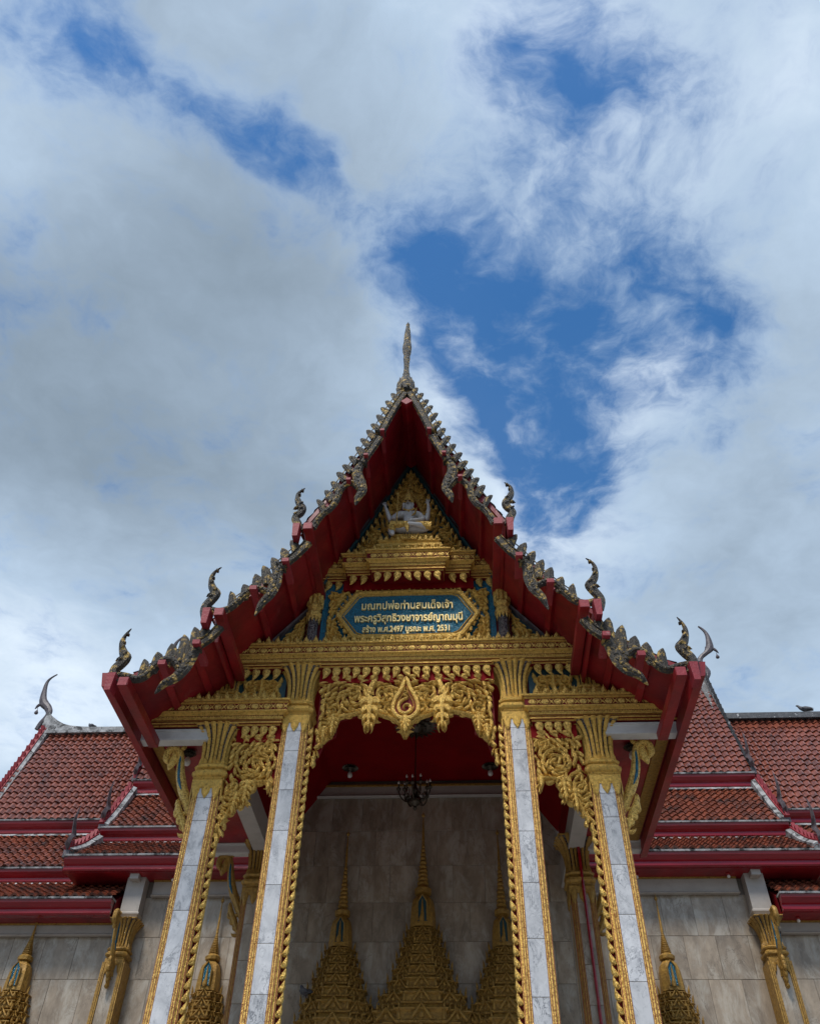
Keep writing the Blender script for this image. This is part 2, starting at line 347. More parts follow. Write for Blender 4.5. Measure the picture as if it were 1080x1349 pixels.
# ================================================================== main hall
hall = thing('temple_hall', 'long marble faced temple hall with red tiled tiers of roof, standing behind the gilded porch', 'temple hall', (0, 4.5, 0))
def H(mb, name, m, parent=None, **k):           # geometry written in world coordinates, parented under the hall
    for i, v in enumerate(mb.v): mb.v[i] = (v[0], v[1]-4.5, v[2])
    return mb.obj(name, m, parent or hall, **k)
XL, XR, WL_, WR_ = -5.70, 6.20, -8.46, 9.3
wall = MB(); wall.box(-4.52, 5.12, 4.53, 10.4, 0, 7.2); wall.box(WL_+.35, -4.52, 4.53, 9.8, 0, 6.56); wall.box(5.12, WR_-.35, 4.53, 9.8, 0, 6.56)
wall.box(-2.25, 2.25, 4.53, 5.0, 7.2, 8.95)
wall = H(wall, 'wall', GROUT)
# gable ends of the hall, closing the roof tiers
# marble slabs of the wall
random.seed(11)
sl = {}
def slab_mesh(w, h):
    k = (round(w, 2), round(h, 2))
    if k not in sl:
        m = MB(); a, b = w/2-.0025, h/2-.0025
        m.rect(-a, a, -.014, .0, [(-.002, -b), (.0, -b+.002), (.0, b-.002), (-.002, b)]); sl[k] = mesh_of(m, 'marble_slab', WMARB)
    return sl[k]
def slabs(x0, x1, z0, z1, w, h):
    n = max(1, round((x1-x0)/w)); r = max(1, round((z1-z0)/h)); w = (x1-x0)/n; h = (z1-z0)/r
    for j in range(r):
        odd = (j+round(z0*3)) % 2
        cells = [(x0+i*w, w) for i in range(n)] if not odd else [(x0, w/2)]+[(x0+(i+.5)*w, w) for i in range(n-1)]+[(x1-w/2, w/2)]
        for a, ww in cells:
            inst(slab_mesh(ww, h), 'marble_slab', wall, (a+ww/2, .03+random.uniform(-.002, .002), z0+(j+.5)*h))
slabs(-4.5, -2.26, 3.95, 6.95, .45, .6); slabs(-2.26, 2.26, 3.95, 8.6, .5, .58); slabs(2.26, 5.1, 3.95, 6.95, .45, .6)
slabs(WL_+.36, -4.55, 3.95, 6.36, .5, .6); slabs(5.15, 8.6, 3.95, 6.36, .5, .6)
m = MB(); m.box(WL_+.34, -4.5, 4.505, 4.55, .5, 3.95); m.box(-4.5, 5.1, 4.506, 4.55, .5, 3.95); m.box(5.1, WR_-.34, 4.505, 4.55, .5, 3.95); H(m, 'wall_plinth', WMARB)
# white friezes with a small bead at the foot
def frieze(x0, x1, z0, z1, y=4.5):
    m = MB(); m.prism_x([(y, z0), (y-.07, z0), (y-.085, z0+.012), (y-.07, z0+.03), (y-.045, z0+.04), (y-.045, z1), (y, z1)], x0, x1); H(m, 'frieze', WHITE_SHADED)
    m = MB(); m.box(x0, x1, y-.075, y-.046, z1-.02, z1+.012); H(m, 'gold_fillet', GOLDD)
frieze(-4.3, -2.27, 6.94, 7.19); frieze(2.27, 4.9, 6.94, 7.19); frieze(-2.2, 2.2, 8.59, 8.80)
frieze(WL_+.36, -4.74, 6.35, 6.53); frieze(5.34, 8.9, 6.35, 6.53)
# ---- roofs
def tiles(x0, x1, a, b, m, skirt=True, trimL=0., trimR=0.):
    """rows of curved clay tiles from the low edge a=(y,z) to the high edge b"""
    L0 = math.hypot(b[0]-a[0], b[1]-a[1]); n = max(2, round(L0/.155)); dy, dz = (b[0]-a[0])/n, (b[1]-a[1])/n
    ny, nz = -(b[1]-a[1])/L0, (b[0]-a[0])/L0
    mb = MB(); c = max(2, round((x1-x0)/.136)); w = (x1-x0)/c
    prof = ((0., -.004), (.16, .012), (.42, .046), (.68, .040), (.88, .004))
    rnd = random.Random(int(x0*100)+int(a[1]*10))
    for r in range(n):
        y0, z0 = a[0]+dy*r, a[1]+dz*r; low = []; top = []; lip = []
        i0 = int(trimL*(r+.5)/n/w) ; i1 = c-int(trimR*(r+.5)/n/w)
        js = rnd.uniform(-.006, .006)
        for i in range(i0, i1):
            jt = rnd.uniform(-.004, .006)
            for t, h in prof:
                x = x0+(i+t)*w+js
                hl = h+.030+jt; lo = -.010-(.018 if .1 < t < .8 else 0)
                low.append((x, y0+ny*hl+dy*lo, z0+nz*hl+dz*lo*4)); lip.append((x, y0+ny*(h-.012), z0+nz*(h-.012)+.0))
                top.append((x, y0+dy*1.08+ny*(h-.002), z0+dz*1.08+nz*(h-.002)))
        k = len(low)
        mb.add(lip+low+top, [(i, i+1, i+1+k, i+k) for i in range(k-1)]+[(i+k, i+1+k, i+1+2*k, i+2*k) for i in range(k-1)])
    o = H(mb, 'roof_tiles', m); stuff(o); return o
def fascia(x0, x1, y, z0, h, m=REDG, cap=WHITEW):
    mb = MB(); s = h
    mb.prism_x([(y+.10, z0), (y-.02, z0), (y-.035, z0+.10*s), (y-.01, z0+.16*s), (y-.005, z0+.42*s), (y-.03, z0+.50*s), (y-.045, z0+.58*s), (y-.075, z0+.80*s), (y-.08, z0+s), (y+.10, z0+s)], x0, x1)
    o = H(mb, 'fascia', m)
    mb = MB(); mb.prism_x([(y+.10, z0+s+.002), (y-.10, z0+s+.002), (y-.105, z0+s+.028), (y+.10, z0+s+.036)], x0-.01, x1+.01); H(mb, 'white_coping', cap)
    return o
def flash(x0, x1, y, z, m=WHITEW):
    mb = MB(); mb.prism_x([(y+.06, z-.05), (y-.09, z-.05), (y-.05, z), (y+.06, z+.01)], x0, x1); H(mb, 'flashing', m)
def finial_spike(x, y, z, s=1., lean=0., m=CHOF):
    mb = MB(); T = lambda v: (x+v[0]*.55, y+v[1], z+v[2])
    # a slim naga head, seen edge on from the front: built in the plane across the hall
    pts = [(.0, 0), (-.10*s, .10*s), (-.06*s, .22*s), (.02*s, .30*s), (-.06*s, .42*s), (-.10*s, .58*s), (-.06*s, .78*s)]
    P, Wd = smooth(pts, [.05*s, .075*s, .06*s, .075*s, .055*s, .035*s, .006], 4)
    for i in range(len(P)-1):
        pass
    R = []
    for i, (u, v) in enumerate(P):
        q = Wd[i]; R.append([(x+lean*v-q*.6, y+u, z+v), (x+lean*v, y+u-q, z+v+q*.2), (x+lean*v+q*.6, y+u, z+v), (x+lean*v, y+u+q, z+v-q*.2)])
    mb.loft(R); mb.box(x-.05*s, x+.05*s, y-.06*s, y+.08*s, z-.10*s, z+.02)
    H(mb, 'eave_finial', m)
def verge(x, pts, m, w=.10, hgt=.13, side=1, serr=True, cap=None, capw=.07):
    """barge board following the slope, with small saw teeth on top"""
    P, Wd = smooth(pts, [hgt]*len(pts), 5); mb = MB(); R = []
    for i, (y, z) in enumerate(P):
        a = P[max(i-1, 0)]; b = P[min(i+1, len(P)-1)]; l = math.hypot(b[0]-a[0], b[1]-a[1]); ny, nz = -(b[1]-a[1])/l, (b[0]-a[0])/l
        R.append([(x-w/2, y-ny*.06, z-nz*.06), (x+w/2, y-ny*.06, z-nz*.06), (x+w/2, y+ny*hgt, z+nz*hgt), (x-w/2, y+ny*hgt, z+nz*hgt)])
    mb.loft(R)
    o = H(mb, 'verge_board', m)
    if serr:
        mb = MB(); L0 = sum(math.dist(P[i], P[i+1]) for i in range(len(P)-1)); n = int(L0/.13); k = 0; acc = 0
        for j in range(n):
            t = (j+.5)/n*(len(P)-1); i = int(t); f = t-i; y = P[i][0]*(1-f)+P[min(i+1, len(P)-1)][0]*f; z = P[i][1]*(1-f)+P[min(i+1, len(P)-1)][1]*f
            a = P[i]; b = P[min(i+1, len(P)-1)]; l = math.hypot(b[0]-a[0], b[1]-a[1]) or 1; ty, tz = (b[0]-a[0])/l, (b[1]-a[1])/l; ny, nz = -tz, ty
            q = [(y+ny*hgt-ty*.05, z+nz*hgt-tz*.05), (y+ny*hgt+ty*.05, z+nz*hgt+tz*.05), (y+ny*(hgt+.07)+ty*.05, z+nz*(hgt+.07)+tz*.05)]
            mb.prism_x(q, x-w*.3, x+w*.3)
        stuff(H(mb, 'verge_teeth', m))
    if cap:
        mb = MB(); R = []
        for i, (y, z) in enumerate(P):
            a = P[max(i-1, 0)]; b = P[min(i+1, len(P)-1)]; l = math.hypot(b[0]-a[0], b[1]-a[1]); ny, nz = -(b[1]-a[1])/l, (b[0]-a[0])/l
            x1 = x+side*w/2; x2 = x+side*(w/2+capw); h2 = .075
            R.append([(x1, y-ny*.02, z-nz*.02), (x2, y-ny*.02, z-nz*.02), (x2, y+ny*h2, z+nz*h2), (x1, y+ny*(h2+.03), z+nz*(h2+.03))])
        mb.loft(R); H(mb, 'verge_mortar', cap)
def roof(x0, x1, P, mt, trimL=(0, 0, 0), trimR=(0, 0, 0), cap=WHITEW, ext=(0, 0, 0), fl=WHITEW):
    (y3, a, b), (y2, c, d), (y1, e, f), (yr, zr) = P
    zs = ((y3, a, b, y2, c), (y2, c, d, y1, e), (y1, e, f, yr, zr))
    for k, (y, z0, z1, yn, zn) in enumerate(zs):
        if k: flash(x0, x1, y-.02, z0+.0, fl)
        # the lowest tier stops either side of the porch
        for p0, p1 in (((x0, -2.42), (2.42, x1)) if (k == 0 and x0 < 0 < x1) else ((x0, x1),)):
            fascia(p0, p1, y, z0+(.02 if k else 0), z1-z0-(.02 if k else 0), REDG, cap)
            tiles(p0, p1, (y-.03, z1+.045), (yn, zn-.01), mt if k < 2 else TILE, trimL=trimL[k], trimR=trimR[k])
    # solid body beneath, so no light leaks
    mb = MB(); mb.prism_x([(y2+.02, a+.02), (y2+.02, c-.05), (y2+.05, d), (y1+.02, e-.05), (y1+.05, f), (yr, zr-.05), (2*yr-y1, f), (2*yr-y3, a+.02)], x0, x1)
    for p0, p1 in (((x0, -2.42), (2.42, x1)) if x0 < 0 < x1 else ((x0, x1),)): mb.prism_x([(y3+.05, a+.02), (y3+.05, b), (y2+.02, c-.05), (y2+.019, a+.02)], p0, p1)
    H(mb, 'roof_body', RED)
PC = ((4.1, 7.20, 7.413), (5.1, 8.11, 8.357), (5.95, 9.455, 9.722), (7.3, 13.05))
PL = ((4.1, 6.53, 6.745), (5.0, 7.37, 7.60), (5.8, 8.60, 8.85), (6.95, 11.47))
PR = ((4.1, 6.54, 6.765), (5.0, 7.385, 7.61), (5.8, 8.67, 8.91), (6.95, 11.54))
roof(XL, XR, PC, TILE2, fl=WHITEW)
roof(WL_, -4.75, PL, TILE2, trimL=(0, 0, .18)); roof(5.35, WR_, PR, TILE2)
# soffits and gold fillets
m = MB(); m.box(XL+.1, -2.42, 4.12, 4.5, 7.192, 7.205); m.box(2.42, XR-.1, 4.12, 4.5, 7.192, 7.205); H(m, 'soffit', RED)
m = MB(); m.box(WL_, -4.75, 4.12, 4.5, 6.532, 6.545); m.box(5.35, WR_, 4.12, 4.5, 6.532, 6.545); H(m, 'soffit', RED)
# verges of the tall middle section: red at left, blackened at right
for x, s, mv, cp in ((XL, 1, REDL, WHITEW), (XR, -1, BLACKM, BLACKM)):
    verge(x, [(6.0, 9.72), (6.35, 10.45), (6.8, 11.65), (7.3, 13.15)], mv if s > 0 else BLACKM, side=s, cap=cp, capw=.08 if s > 0 else .2)
    verge(x, [(5.08, 8.38), (5.4, 8.78), (5.9, 9.52)], mv if s > 0 else REDL, side=s, cap=WHITEW, serr=True)
    verge(x, [(4.06, 7.46), (4.5, 7.72), (5.0, 8.12)], mv if s > 0 else REDL, side=s, cap=WHITEW, serr=True)
    for (y, z), k in (((4.08, 7.50), 1.0), ((5.08, 8.46), 1.05), ((5.93, 9.82), 1.0)): finial_spike(x, y, z, k, 0)
verge(WL_, [(5.8, 8.88), (6.1, 9.5), (6.45, 10.3), (6.95, 11.5)], REDL, w=.12, side=1, cap=WHITEW)
verge(WL_, [(4.95, 7.62), (5.3, 7.98), (5.75, 8.60)], REDL, side=1, cap=WHITEW); verge(WL_, [(4.05, 6.78), (4.5, 7.05), (4.95, 7.38)], REDL, side=1, cap=WHITEW)
verge(WR_, [(5.8, 8.92), (6.1, 9.54), (6.95, 11.56)], BLACKM, side=-1, cap=BLACKM)
# ridges
m = MB(); m.prism_y([(-8.53, 11.47), (-5.6, 11.44), (-5.6, 11.56), (-7.44, 11.573), (-7.70, 11.59), (-7.892, 11.613), (-8.06, 11.66), (-8.222, 11.747), (-8.38, 11.86), (-8.50, 11.985), (-8.54, 11.80)], 6.86, 7.04); m.box(-8.40, -5.6, 6.80, 7.10, 11.40, 11.46)
H(m, 'ridge_cap', WHITEW)
m = MB(); m.prism_x([(6.80, 11.50), (6.84, 11.66), (6.95, 11.70), (7.06, 11.66), (7.10, 11.50)], 6.15, WR_); H(m, 'ridge_cap', BLACKM)
m = MB(); m.prism_x([(7.2, 13.0), (7.22, 13.16), (7.3, 13.2), (7.38, 13.16), (7.4, 13.0)], XL, XR); H(m, 'ridge_cap', BLACKM)
# chofa finials (slender bird-headed hooks)
def chofa(pts, w, beak, bulb, y, rr=1.):
    m = MB(); m.ribbon(pts, w, .05, y, full=True, sub=4)
    if beak: m.ribbon(beak, [.055, .04, .006], .03, y, full=True, sub=3)
    o = H(m, 'roof_finial', CHOF)
    if bulb:
        m = MB(); (x, z) = bulb; m.lathe(x, y, [(.004, z-.065), (.04, z-.04), (.045, z-.01), (.02, z+.04), (.004, z+.07)], 8); H(m, 'finial_pendant', CHOF, o)
        m = MB(); m.tube([(x, y, z+.05), (x-.005, y, z+.11)], .006, 4); H(m, 'finial_link', CHOF, o)
    return o
CL = [(-8.676, 11.60), (-8.632, 11.76), (-8.56, 11.9), (-8.535, 12.03), (-8.61, 12.16), (-8.73, 12.27), (-8.80, 12.40), (-8.845, 12.651), (-8.85, 12.86), (-8.79, 12.976), (-8.68, 13.07)]
CL = [(x-.0, z-.02) for x, z in CL]
chofa(CL, [.055, .06, .065, .075, .085, .10, .085, .055, .035, .022, .014], [(-8.73, 12.25), (-8.84, 12.21), (-8.90, 12.11)], (-8.835, 12.03), 6.95)
CR = [(6.33, 12.87), (6.36, 13.05), (6.27, 13.3), (6.32, 13.44), (6.47, 13.57), (6.56, 13.68), (6.60, 13.80), (6.61, 14.05), (6.56, 14.22), (6.46, 14.345)]
chofa(CR, [.04, .09, .075, .055, .06, .10, .085, .055, .035, .02], [(6.56, 13.72), (6.68, 13.66), (6.75, 13.55)], (6.70, 13.46), 7.3)
chofa([(2*6.2-.0-x-12.0, z) for x, z in CR], [.04, .09, .075, .055, .06, .10, .085, .055, .035, .02], None, None, 7.3)
# ---- gilded crowns over doors and windows
def gablet(mb, x, z, w, h, y, t=.02):
    mb.ribbon([(x-w, z), (x-w*.55, z+h*.42), (x, z+h)], [w*.16, w*.17, w*.05], t, y); mb.ribbon([(x+w, z), (x+w*.55, z+h*.42), (x, z+h)], [w*.16, w*.17, w*.05], t, y)
    leaf(mb, x, z+h*.08, pi/2, h*.5, w*.26, 0, t*.9, y, n=4)
def crown(name, x, spire_top, rod_z, ring_z0, pot_z0, bell_z0, bell_w, tiers, y=4.47, mosaic=TEAL, gm=GOLDD):
    root = MB(); yc = y
    # stepped storeys
    zt = bell_z0; pw = bell_w*1.15
    for k, (zb, hw) in enumerate(tiers):
        h = zt-zb
        for wf, d in ((1., .07+.012*k), (.88, .105+.016*k), (.68, .15+.02*k), (.46, .20+.025*k)):
            root.rect(x-hw*wf, x+hw*wf, yc-d, yc+.03, [(0, zb), (.012, zb+.02), (.012, zb+h*.12), (-.01, zb+h*.17), (-.015, zb+h*.55), (.005, zb+h*.62), (.022, zb+h*.68), (.022, zb+h*.75), (-.03, zb+h*.80), (-.05, zt)])
        zt = zb
    o = H(root, name, gm)
    fr = MB(); zt = bell_z0
    for k, (zb, hw) in enumerate(tiers):
        h = zt-zb; fh = h*.80
        y1 = yc-(.20+.025*k)-.03
        gablet(fr, x, zb+h*.17, min(hw*.40, fh*.75), fh, y1)
        for s in (-1, 1): leaf(fr, x+s*hw*.40, zb+h*.12, pi/2, h*.62, .022, 0, .02, y1+.01, n=4)
        for s in (-1, 1): gablet(fr, x+s*hw*.64, zb+h*.17, hw*.17, fh*.8, yc-(.15+.02*k)-.03); gablet(fr, x+s*hw*.9, zb+h*.17, hw*.11, fh*.7, yc-(.10+.015*k)-.02)
        n = max(3, int(hw*2/.075))
        for i in range(n+1):       # pinnacles along each ledge
            xx = x-hw+2*hw*i/n; a = abs(xx-x)/hw; dd = .20+.025*k if a < .48 else (.15+.02*k if a < .8 else .10+.015*k)
            if a < .4: continue
            leaf(fr, xx, zb+h*.74, pi/2+.0, .10+.02*(a > .9), .018, .35*(1 if xx < x else -1), .02, yc-dd+.01, n=4, full=True)
        # lozenges on the ledge
        nn = max(2, int(hw/.09))
        for i in range(nn): xx = x-hw*.4+hw*.8*(i+.5)/nn; fr.ribbon([(xx-.03, zb+h*.07), (xx, zb+h*.07), (xx+.03, zb+h*.07)], [.002, .02, .002], .012, yc-(.20+.025*k)-.012)
        zt = zb
    stuff(H(fr, 'carving', gm, o))
    # bell with ribs
    b = MB(); bh = pot_z0-bell_z0; yb = yc-.06
    b.lathe(x, yb, [(bell_w*1.12, bell_z0-.01), (bell_w*1.08, bell_z0+bh*.25), (bell_w*1.0, bell_z0+bh*.6), (bell_w*.86, bell_z0+bh*.82), (bell_w*.5, bell_z0+bh*.97), (bell_w*.42, pot_z0)], 20, .6, .035)
    H(b, 'bell', gm, o)
    # niche with mosaic and frame
    nz0, nz1 = bell_z0+bh*.10, bell_z0+bh*.86; q = bell_w*.42; yn = yb-bell_w*1.13
    n_ = MB(); n_.prism_y([(x-q, nz0), (x+q, nz0), (x+q, nz1-bh*.2), (x, nz1), (x-q, nz1-bh*.2)], yn-.006, yn+.05); H(n_, 'niche_mosaic', mosaic, o)
    n_ = MB(); n_.ribbon([(x-q, nz0), (x-q, nz1-bh*.2), (x, nz1+.01), (x+q, nz1-bh*.2), (x+q, nz0)], q*.2, .02, yn-.004)
    n_.ribbon([(x, nz0), (x, nz0+bh*.2), (x, nz1-bh*.12)], [q*.45, q*.35, q*.08], .02, yn-.006); leaf(n_, x-.01, nz0-.02, pi/2, bh*.3, q*.6, 0, .03, yn-.01, n=4)
    H(n_, 'niche_frame', gm, o)
    pz = ring_z0-pot_z0; sp = MB()
    pr = [(bell_w*.5, pot_z0), (bell_w*.74, pot_z0+pz*.1), (bell_w*.78, pot_z0+pz*.55), (bell_w*.5, pot_z0+pz*.9), (bell_w*.4, ring_z0)]
    nr = 11
    for i in range(nr):
        f = 1-i/nr*.80; z = ring_z0+(rod_z-ring_z0)*i/nr; dz = (rod_z-ring_z0)/nr; r = bell_w*.52*f
        pr += [(r*.8, z+dz*.05), (r, z+dz*.25), (r, z+dz*.6), (r*.72, z+dz*.9)]
    L_ = spire_top-rod_z
    pr += [(bell_w*.14, rod_z+.01), (bell_w*.10, rod_z+L_*.4), (bell_w*.05, rod_z+L_*.8), (bell_w*.17, rod_z+L_*.84), (bell_w*.18, rod_z+L_*.88), (bell_w*.05, rod_z+L_*.93), (.003, spire_top)]
    sp.lathe(x, yc-.06, pr, 10); H(sp, 'spire', gm, o, smooth_=False)
    return o
crown('door_crown', .03, 8.30, 7.80, 7.07, 6.92, 6.42, .175, [(6.31, .24), (6.17, .28), (6.02, .33), (5.87, .38), (5.71, .43), (5.53, .50), (5.33, .62), (5.08, .78), (4.75, .86)], mosaic=DTEAL)
crown('door_crown', -1.21, 7.99, 7.45, 6.735, 6.60, 6.14, .155, [(6.02, .22), (5.89, .26), (5.75, .31), (5.60, .36), (5.43, .42), (5.22, .50), (4.95, .56), (4.6, .58)], mosaic=DTEAL)
crown('door_crown', 1.24, 7.99, 7.45, 6.735, 6.60, 6.14, .155, [(6.02, .22), (5.89, .26), (5.75, .31), (5.60, .36), (5.43, .42), (5.22, .50), (4.95, .56), (4.6, .58)], mosaic=DTEAL)
for x in (-3.12, 3.6, -6.0, 6.45): crown('window_crown', x, 6.93 if abs(x) < 4 else 6.55, 6.36, 6.07, 5.97, 5.55, .148, [(5.43, .21), (5.30, .24), (5.16, .27), (5.0, .31), (4.82, .36), (4.6, .42)], y=4.47)
for x, w in ((.03, .55), (-1.21, .42), (1.24, .42), (-3.12, .36), (3.6, .36), (-6.0, .36), (6.45, .36)):
    zb = 1.0 if abs(x) < 2 else 2.0
    m = MB(); m.rect(x-w, x+w, 4.36, 4.52, [(0, zb), (.03, zb+.05), (0, zb+.1), (0, 4.5), (.05, 4.6), (0, 4.62)]); f = H(m, 'door_frame' if abs(x) < 2 else 'window_frame', GOLDD)
    m = MB(); m.box(x-w*.72, x, 4.33, 4.36, zb+.15, 4.35); m.box(x+.004, x+w*.72, 4.331, 4.36, zb+.15, 4.35); H(m, 'door_leaf' if abs(x) < 2 else 'shutter', DOORM, f)
# ---- pilasters with gilt capitals (capital builder shared with the porch)
def capital_mb(s=1., n=5):
    """lotus capital of a square column; origin at the column centre, top of the marble"""
    gold, mirror = MB(), MB(); H0 = .165
    k = s
    gold.rect(-H0, H0, -H0, H0, [(.004, 0), (.012, .02), (.014, .10), (.0, .115)])
    # lotus tips hanging over the marble on the four sides
    for a in range(4):
        ca, sa = cos(a*pi/2), sin(a*pi/2)
        def T(v, c=ca, s_=sa): return (v[0]*c-v[1]*s_, v[0]*s_+v[1]*c, v[2])
        for cx, wd, ln in ((0, .052, .13), (-.118, .046, .15), (.118, .046, .15)):
            gold.ribbon([(cx, .03), (cx, -.02), (cx, -.06), (cx, -ln+.03), (cx, -ln)], [wd, wd, wd*.85, wd*.45, .003], .02, -H0-.006, T=T)
        for i in range(12): gold.ribbon([(-H0+.02+i*.0268, .112), (-H0+.02+i*.0268, .128)], .008, .01, -H0-.012, T=T)
    gold.rect(-H0, H0, -H0, H0, [(.0, .115), (.004, .14), (.03, .155), (.045, .175), (.045, .205), (.025, .225), (.01, .24)], ch=.03)
    gold.rect(-H0, H0, -H0, H0, [(-.01, .24), (.03, .26), (.04, .285), (.02, .31), (-.02, .33)], ch=.05)
    prof = [(.150, .31), (.152, .38), (.155, .47), (.163, .56), (.178, .64), (.205, .71), (.240, .765), (.262, .79)]
    mirror.lathe(0, 0, [(r-.022, z) for r, z in prof]+[(.262, .80)], 32, 2.2)
    N_ = 20
    for i in range(N_):
        t = 2*pi*(i+.5)/N_; kk = 1/((abs(cos(t))**4+abs(sin(t))**4)**.25); V = []; wdt = .0195
        tx, ty = -sin(t), cos(t); rx, ry = cos(t), sin(t)
        pp = prof+[(.285, .815), (.290, .80)]
        for j, (r, z) in enumerate(pp):
            r *= kk; w = wdt*(1+.8*(r/kk-.15)/.13); w = w if j < len(pp)-1 else w*.3; hh = .018
            for o_, h_ in ((-w, 0), (-w*.6, hh), (0, hh*1.5), (w*.6, hh), (w, 0)):
                V.append((rx*(r-.012+h_)+tx*o_, ry*(r-.012+h_)+ty*o_, z))
        gold.add(V, [(j*5+c, j*5+c+1, j*5+6+c, j*5+5+c) for j in range(len(pp)-1) for c in range(4)])
        # pointed sepals round the foot
        V = []
        for z, w, hh in ((.29, .03, .03), (.33, .032, .038), (.37, .025, .034), (.42, .004, .02)):
            r = .158*kk
            for o_, h_ in ((-w, 0), (0, hh), (w, 0)): V.append((rx*(r-.01+h_)+tx*o_, ry*(r-.01+h_)+ty*o_, z))
        gold.add(V, [(j*3+c, j*3+c+1, j*3+4+c, j*3+3+c) for j in range(3) for c in range(2)])
    mirror.box(-.24, .24, -.24, .24, .785, .80)
    gold.rect(-.25, .25, -.25, .25, [(0, .80), (.012, .805), (.012, .82), (0, .822)])
    return gold, mirror
_g, _m = capital_mb()
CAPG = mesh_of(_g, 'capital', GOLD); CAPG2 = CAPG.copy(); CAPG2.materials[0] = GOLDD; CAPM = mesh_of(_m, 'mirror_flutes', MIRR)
def capital(parent, loc, s=1., dark=False, sz=None):
    o = inst(CAPG2 if dark else CAPG, 'capital', parent, loc, (0, 0, 0), (s, s, sz or s)); inst(CAPM, 'mirror_mosaic', parent, loc, (0, 0, 0), (s, s, sz or s)); return o
# naga bracket: local x outward from the column, z up, thickness in y
BR = [(-.02, -.94), (.066, -.76), (.17, -.55), (.244, -.34), (.27, -.19), (.307, -.07), (.378, -.005), (.449, -.04), (.46, -.14), (.42, -.22)]
b = MB(); b.ribbon(BR, [.03, .055, .06, .055, .045, .045, .05, .05, .045, .01], .045, 0, full=True, sub=4)
b.ribbon([(.37, -.06), (.36, -.14), (.385, -.23), (.40, -.30)], [.03, .06, .05, .004], .03, 0, full=True, sub=3)
b.ribbon([(.182, -.69), (.172, -.80), (.111, -.915), (.056, -1.025), (.0, -1.13)], [.01, .045, .05, .04, .01], .035, 0, full=True, sub=3)
for x, z, a, ln, w, c in ((.12, -.70, 2.0, .16, .035, -.8), (.05, -.80, 2.1, .15, .03, -.8), (.20, -.52, 2.2, .13, .028, -.9), (.0, -.9, 2.2, .12, .03, -.8), (.17, -.78, .9, .13, .03, 1.3), (.15, -.9, .6, .13, .03, 1.4),
                          (.10, -.98, .5, .12, .03, 1.4), (.05, -1.05, .4, .11, .028, 1.4), (.02, -1.12, -.3, .12, .028, 1.6), (.10, -.85, 3.3, .12, .03, -1.2), (.05, -.98, 3.4, .1, .03, -1.2), (.30, -.02, 2.6, .10, .03, -.8), (.33, -.12, 4.4, .12, .025, .6)):
    leaf(b, x, z, a, ln, w, c, .03, 0, full=True)
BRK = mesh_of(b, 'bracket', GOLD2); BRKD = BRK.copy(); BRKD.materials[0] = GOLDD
b = MB(); b.ribbon([(.16, -.60), (.22, -.46), (.258, -.30), (.272, -.17), (.285, -.10)], [.008, .036, .03, .022, .006], .052, 0, full=True, sub=3); BRM = mesh_of(b, 'bracket_mosaic', TEAL)
def bracket(parent, loc, rz=0., mirror=1, dark=False, s=1.):
    inst(BRKD if dark else BRK, 'bracket', parent, loc, (0, 0, rz), (mirror*s, s, s)); inst(BRM, 'bracket_mosaic', parent, loc, (0, 0, rz), (mirror*s, s, s))
for x in (-4.54, 5.13):
    m = MB(); m.box(x-.10, x+.10, 4.22, 4.51, .9, 5.9); p = H(m, 'pilaster', WMARB)
    for s in (-1, 1):
        m = MB()
        for k in range(3): m.box(x+s*.135-.034+k*.024, x+s*.135-.034+k*.024+.018, 4.20-.006*(k == 1), 4.51, .9, 5.9)
        m.box(x+s*.135-.033, x+s*.135+.033, 4.215, 4.51, .9, 5.9); H(m, 'gold_moulding', GOLDD, p)
    capital(p, (x, 4.345-4.5, 5.86), .80, True)
    m = MB(); m.rect(x-.145, x+.145, 4.30, 4.5, [(.03, 6.51), (.03, 6.53), (-.02, 6.57), (.02, 6.62), (.02, 6.64), (0, 6.66), (0, 7.19)]); H(m, 'corner_block', WHITE_SHADED, p)
    m = MB(); m.box(x-.07, x+.07, 4.16, 4.30, 7.11, 7.19); H(m, 'rafter_end', WHITE_SHADED, p)
    bracket(p, (x, 4.2-4.5, 6.50), -pi/2, 1, True, .85)
# bulbs under the hall eaves
for x, z, nm in ((-3.95, 7.19, 'at the left of the porch'), (-5.2, 6.53, ''), (3.35, 7.19, 'nearest the right of the porch'), (4.75, 7.19, 'right of the slender gilt window crown'), (5.6, 6.53, 'at the far right corner')):
    y = 4.3
    if not nm: continue
    m = MB(); m.lathe(0, 0, [(.035, 0), (.04, -.012), (.025, -.02), (.018, -.03)][::-1], 8); t = thing('eave_lamp', 'small round bulb under the red hall eave '+nm, 'lamp', (x, y, z), 'bulbs under the hall eaves')
    m.obj('lamp_base', REDG, t); m = MB(); m.lathe(0, 0, [(.004, -.075), (.02, -.068), (.026, -.05), (.018, -.03), (.016, -.025)], 8); m.obj('bulb', GLASSW, t, smooth_=True)
# ================================================================== porch
porch = thing('temple_porch', 'gilded entrance porch with steep red gables, serpent barge boards and marble columns', 'temple porch')
g = MB(); g.box(-3.1, 3.1, -.6, 4.45, 0, .84); g.box(-3.2, 3.2, -.7, 4.45, .84, .95)
o = g.obj('porch_platform', MARB); o['kind'] = 'structure'
for i in range(5):
    g = MB(); g.box(-1.9, 1.9, -.7-.32*(5-i), -.7-.32*(4-i)-.001, 0, .158*(i+1)); o = g.obj('step', MARB); o['kind'] = 'structure'
BY = -1.235
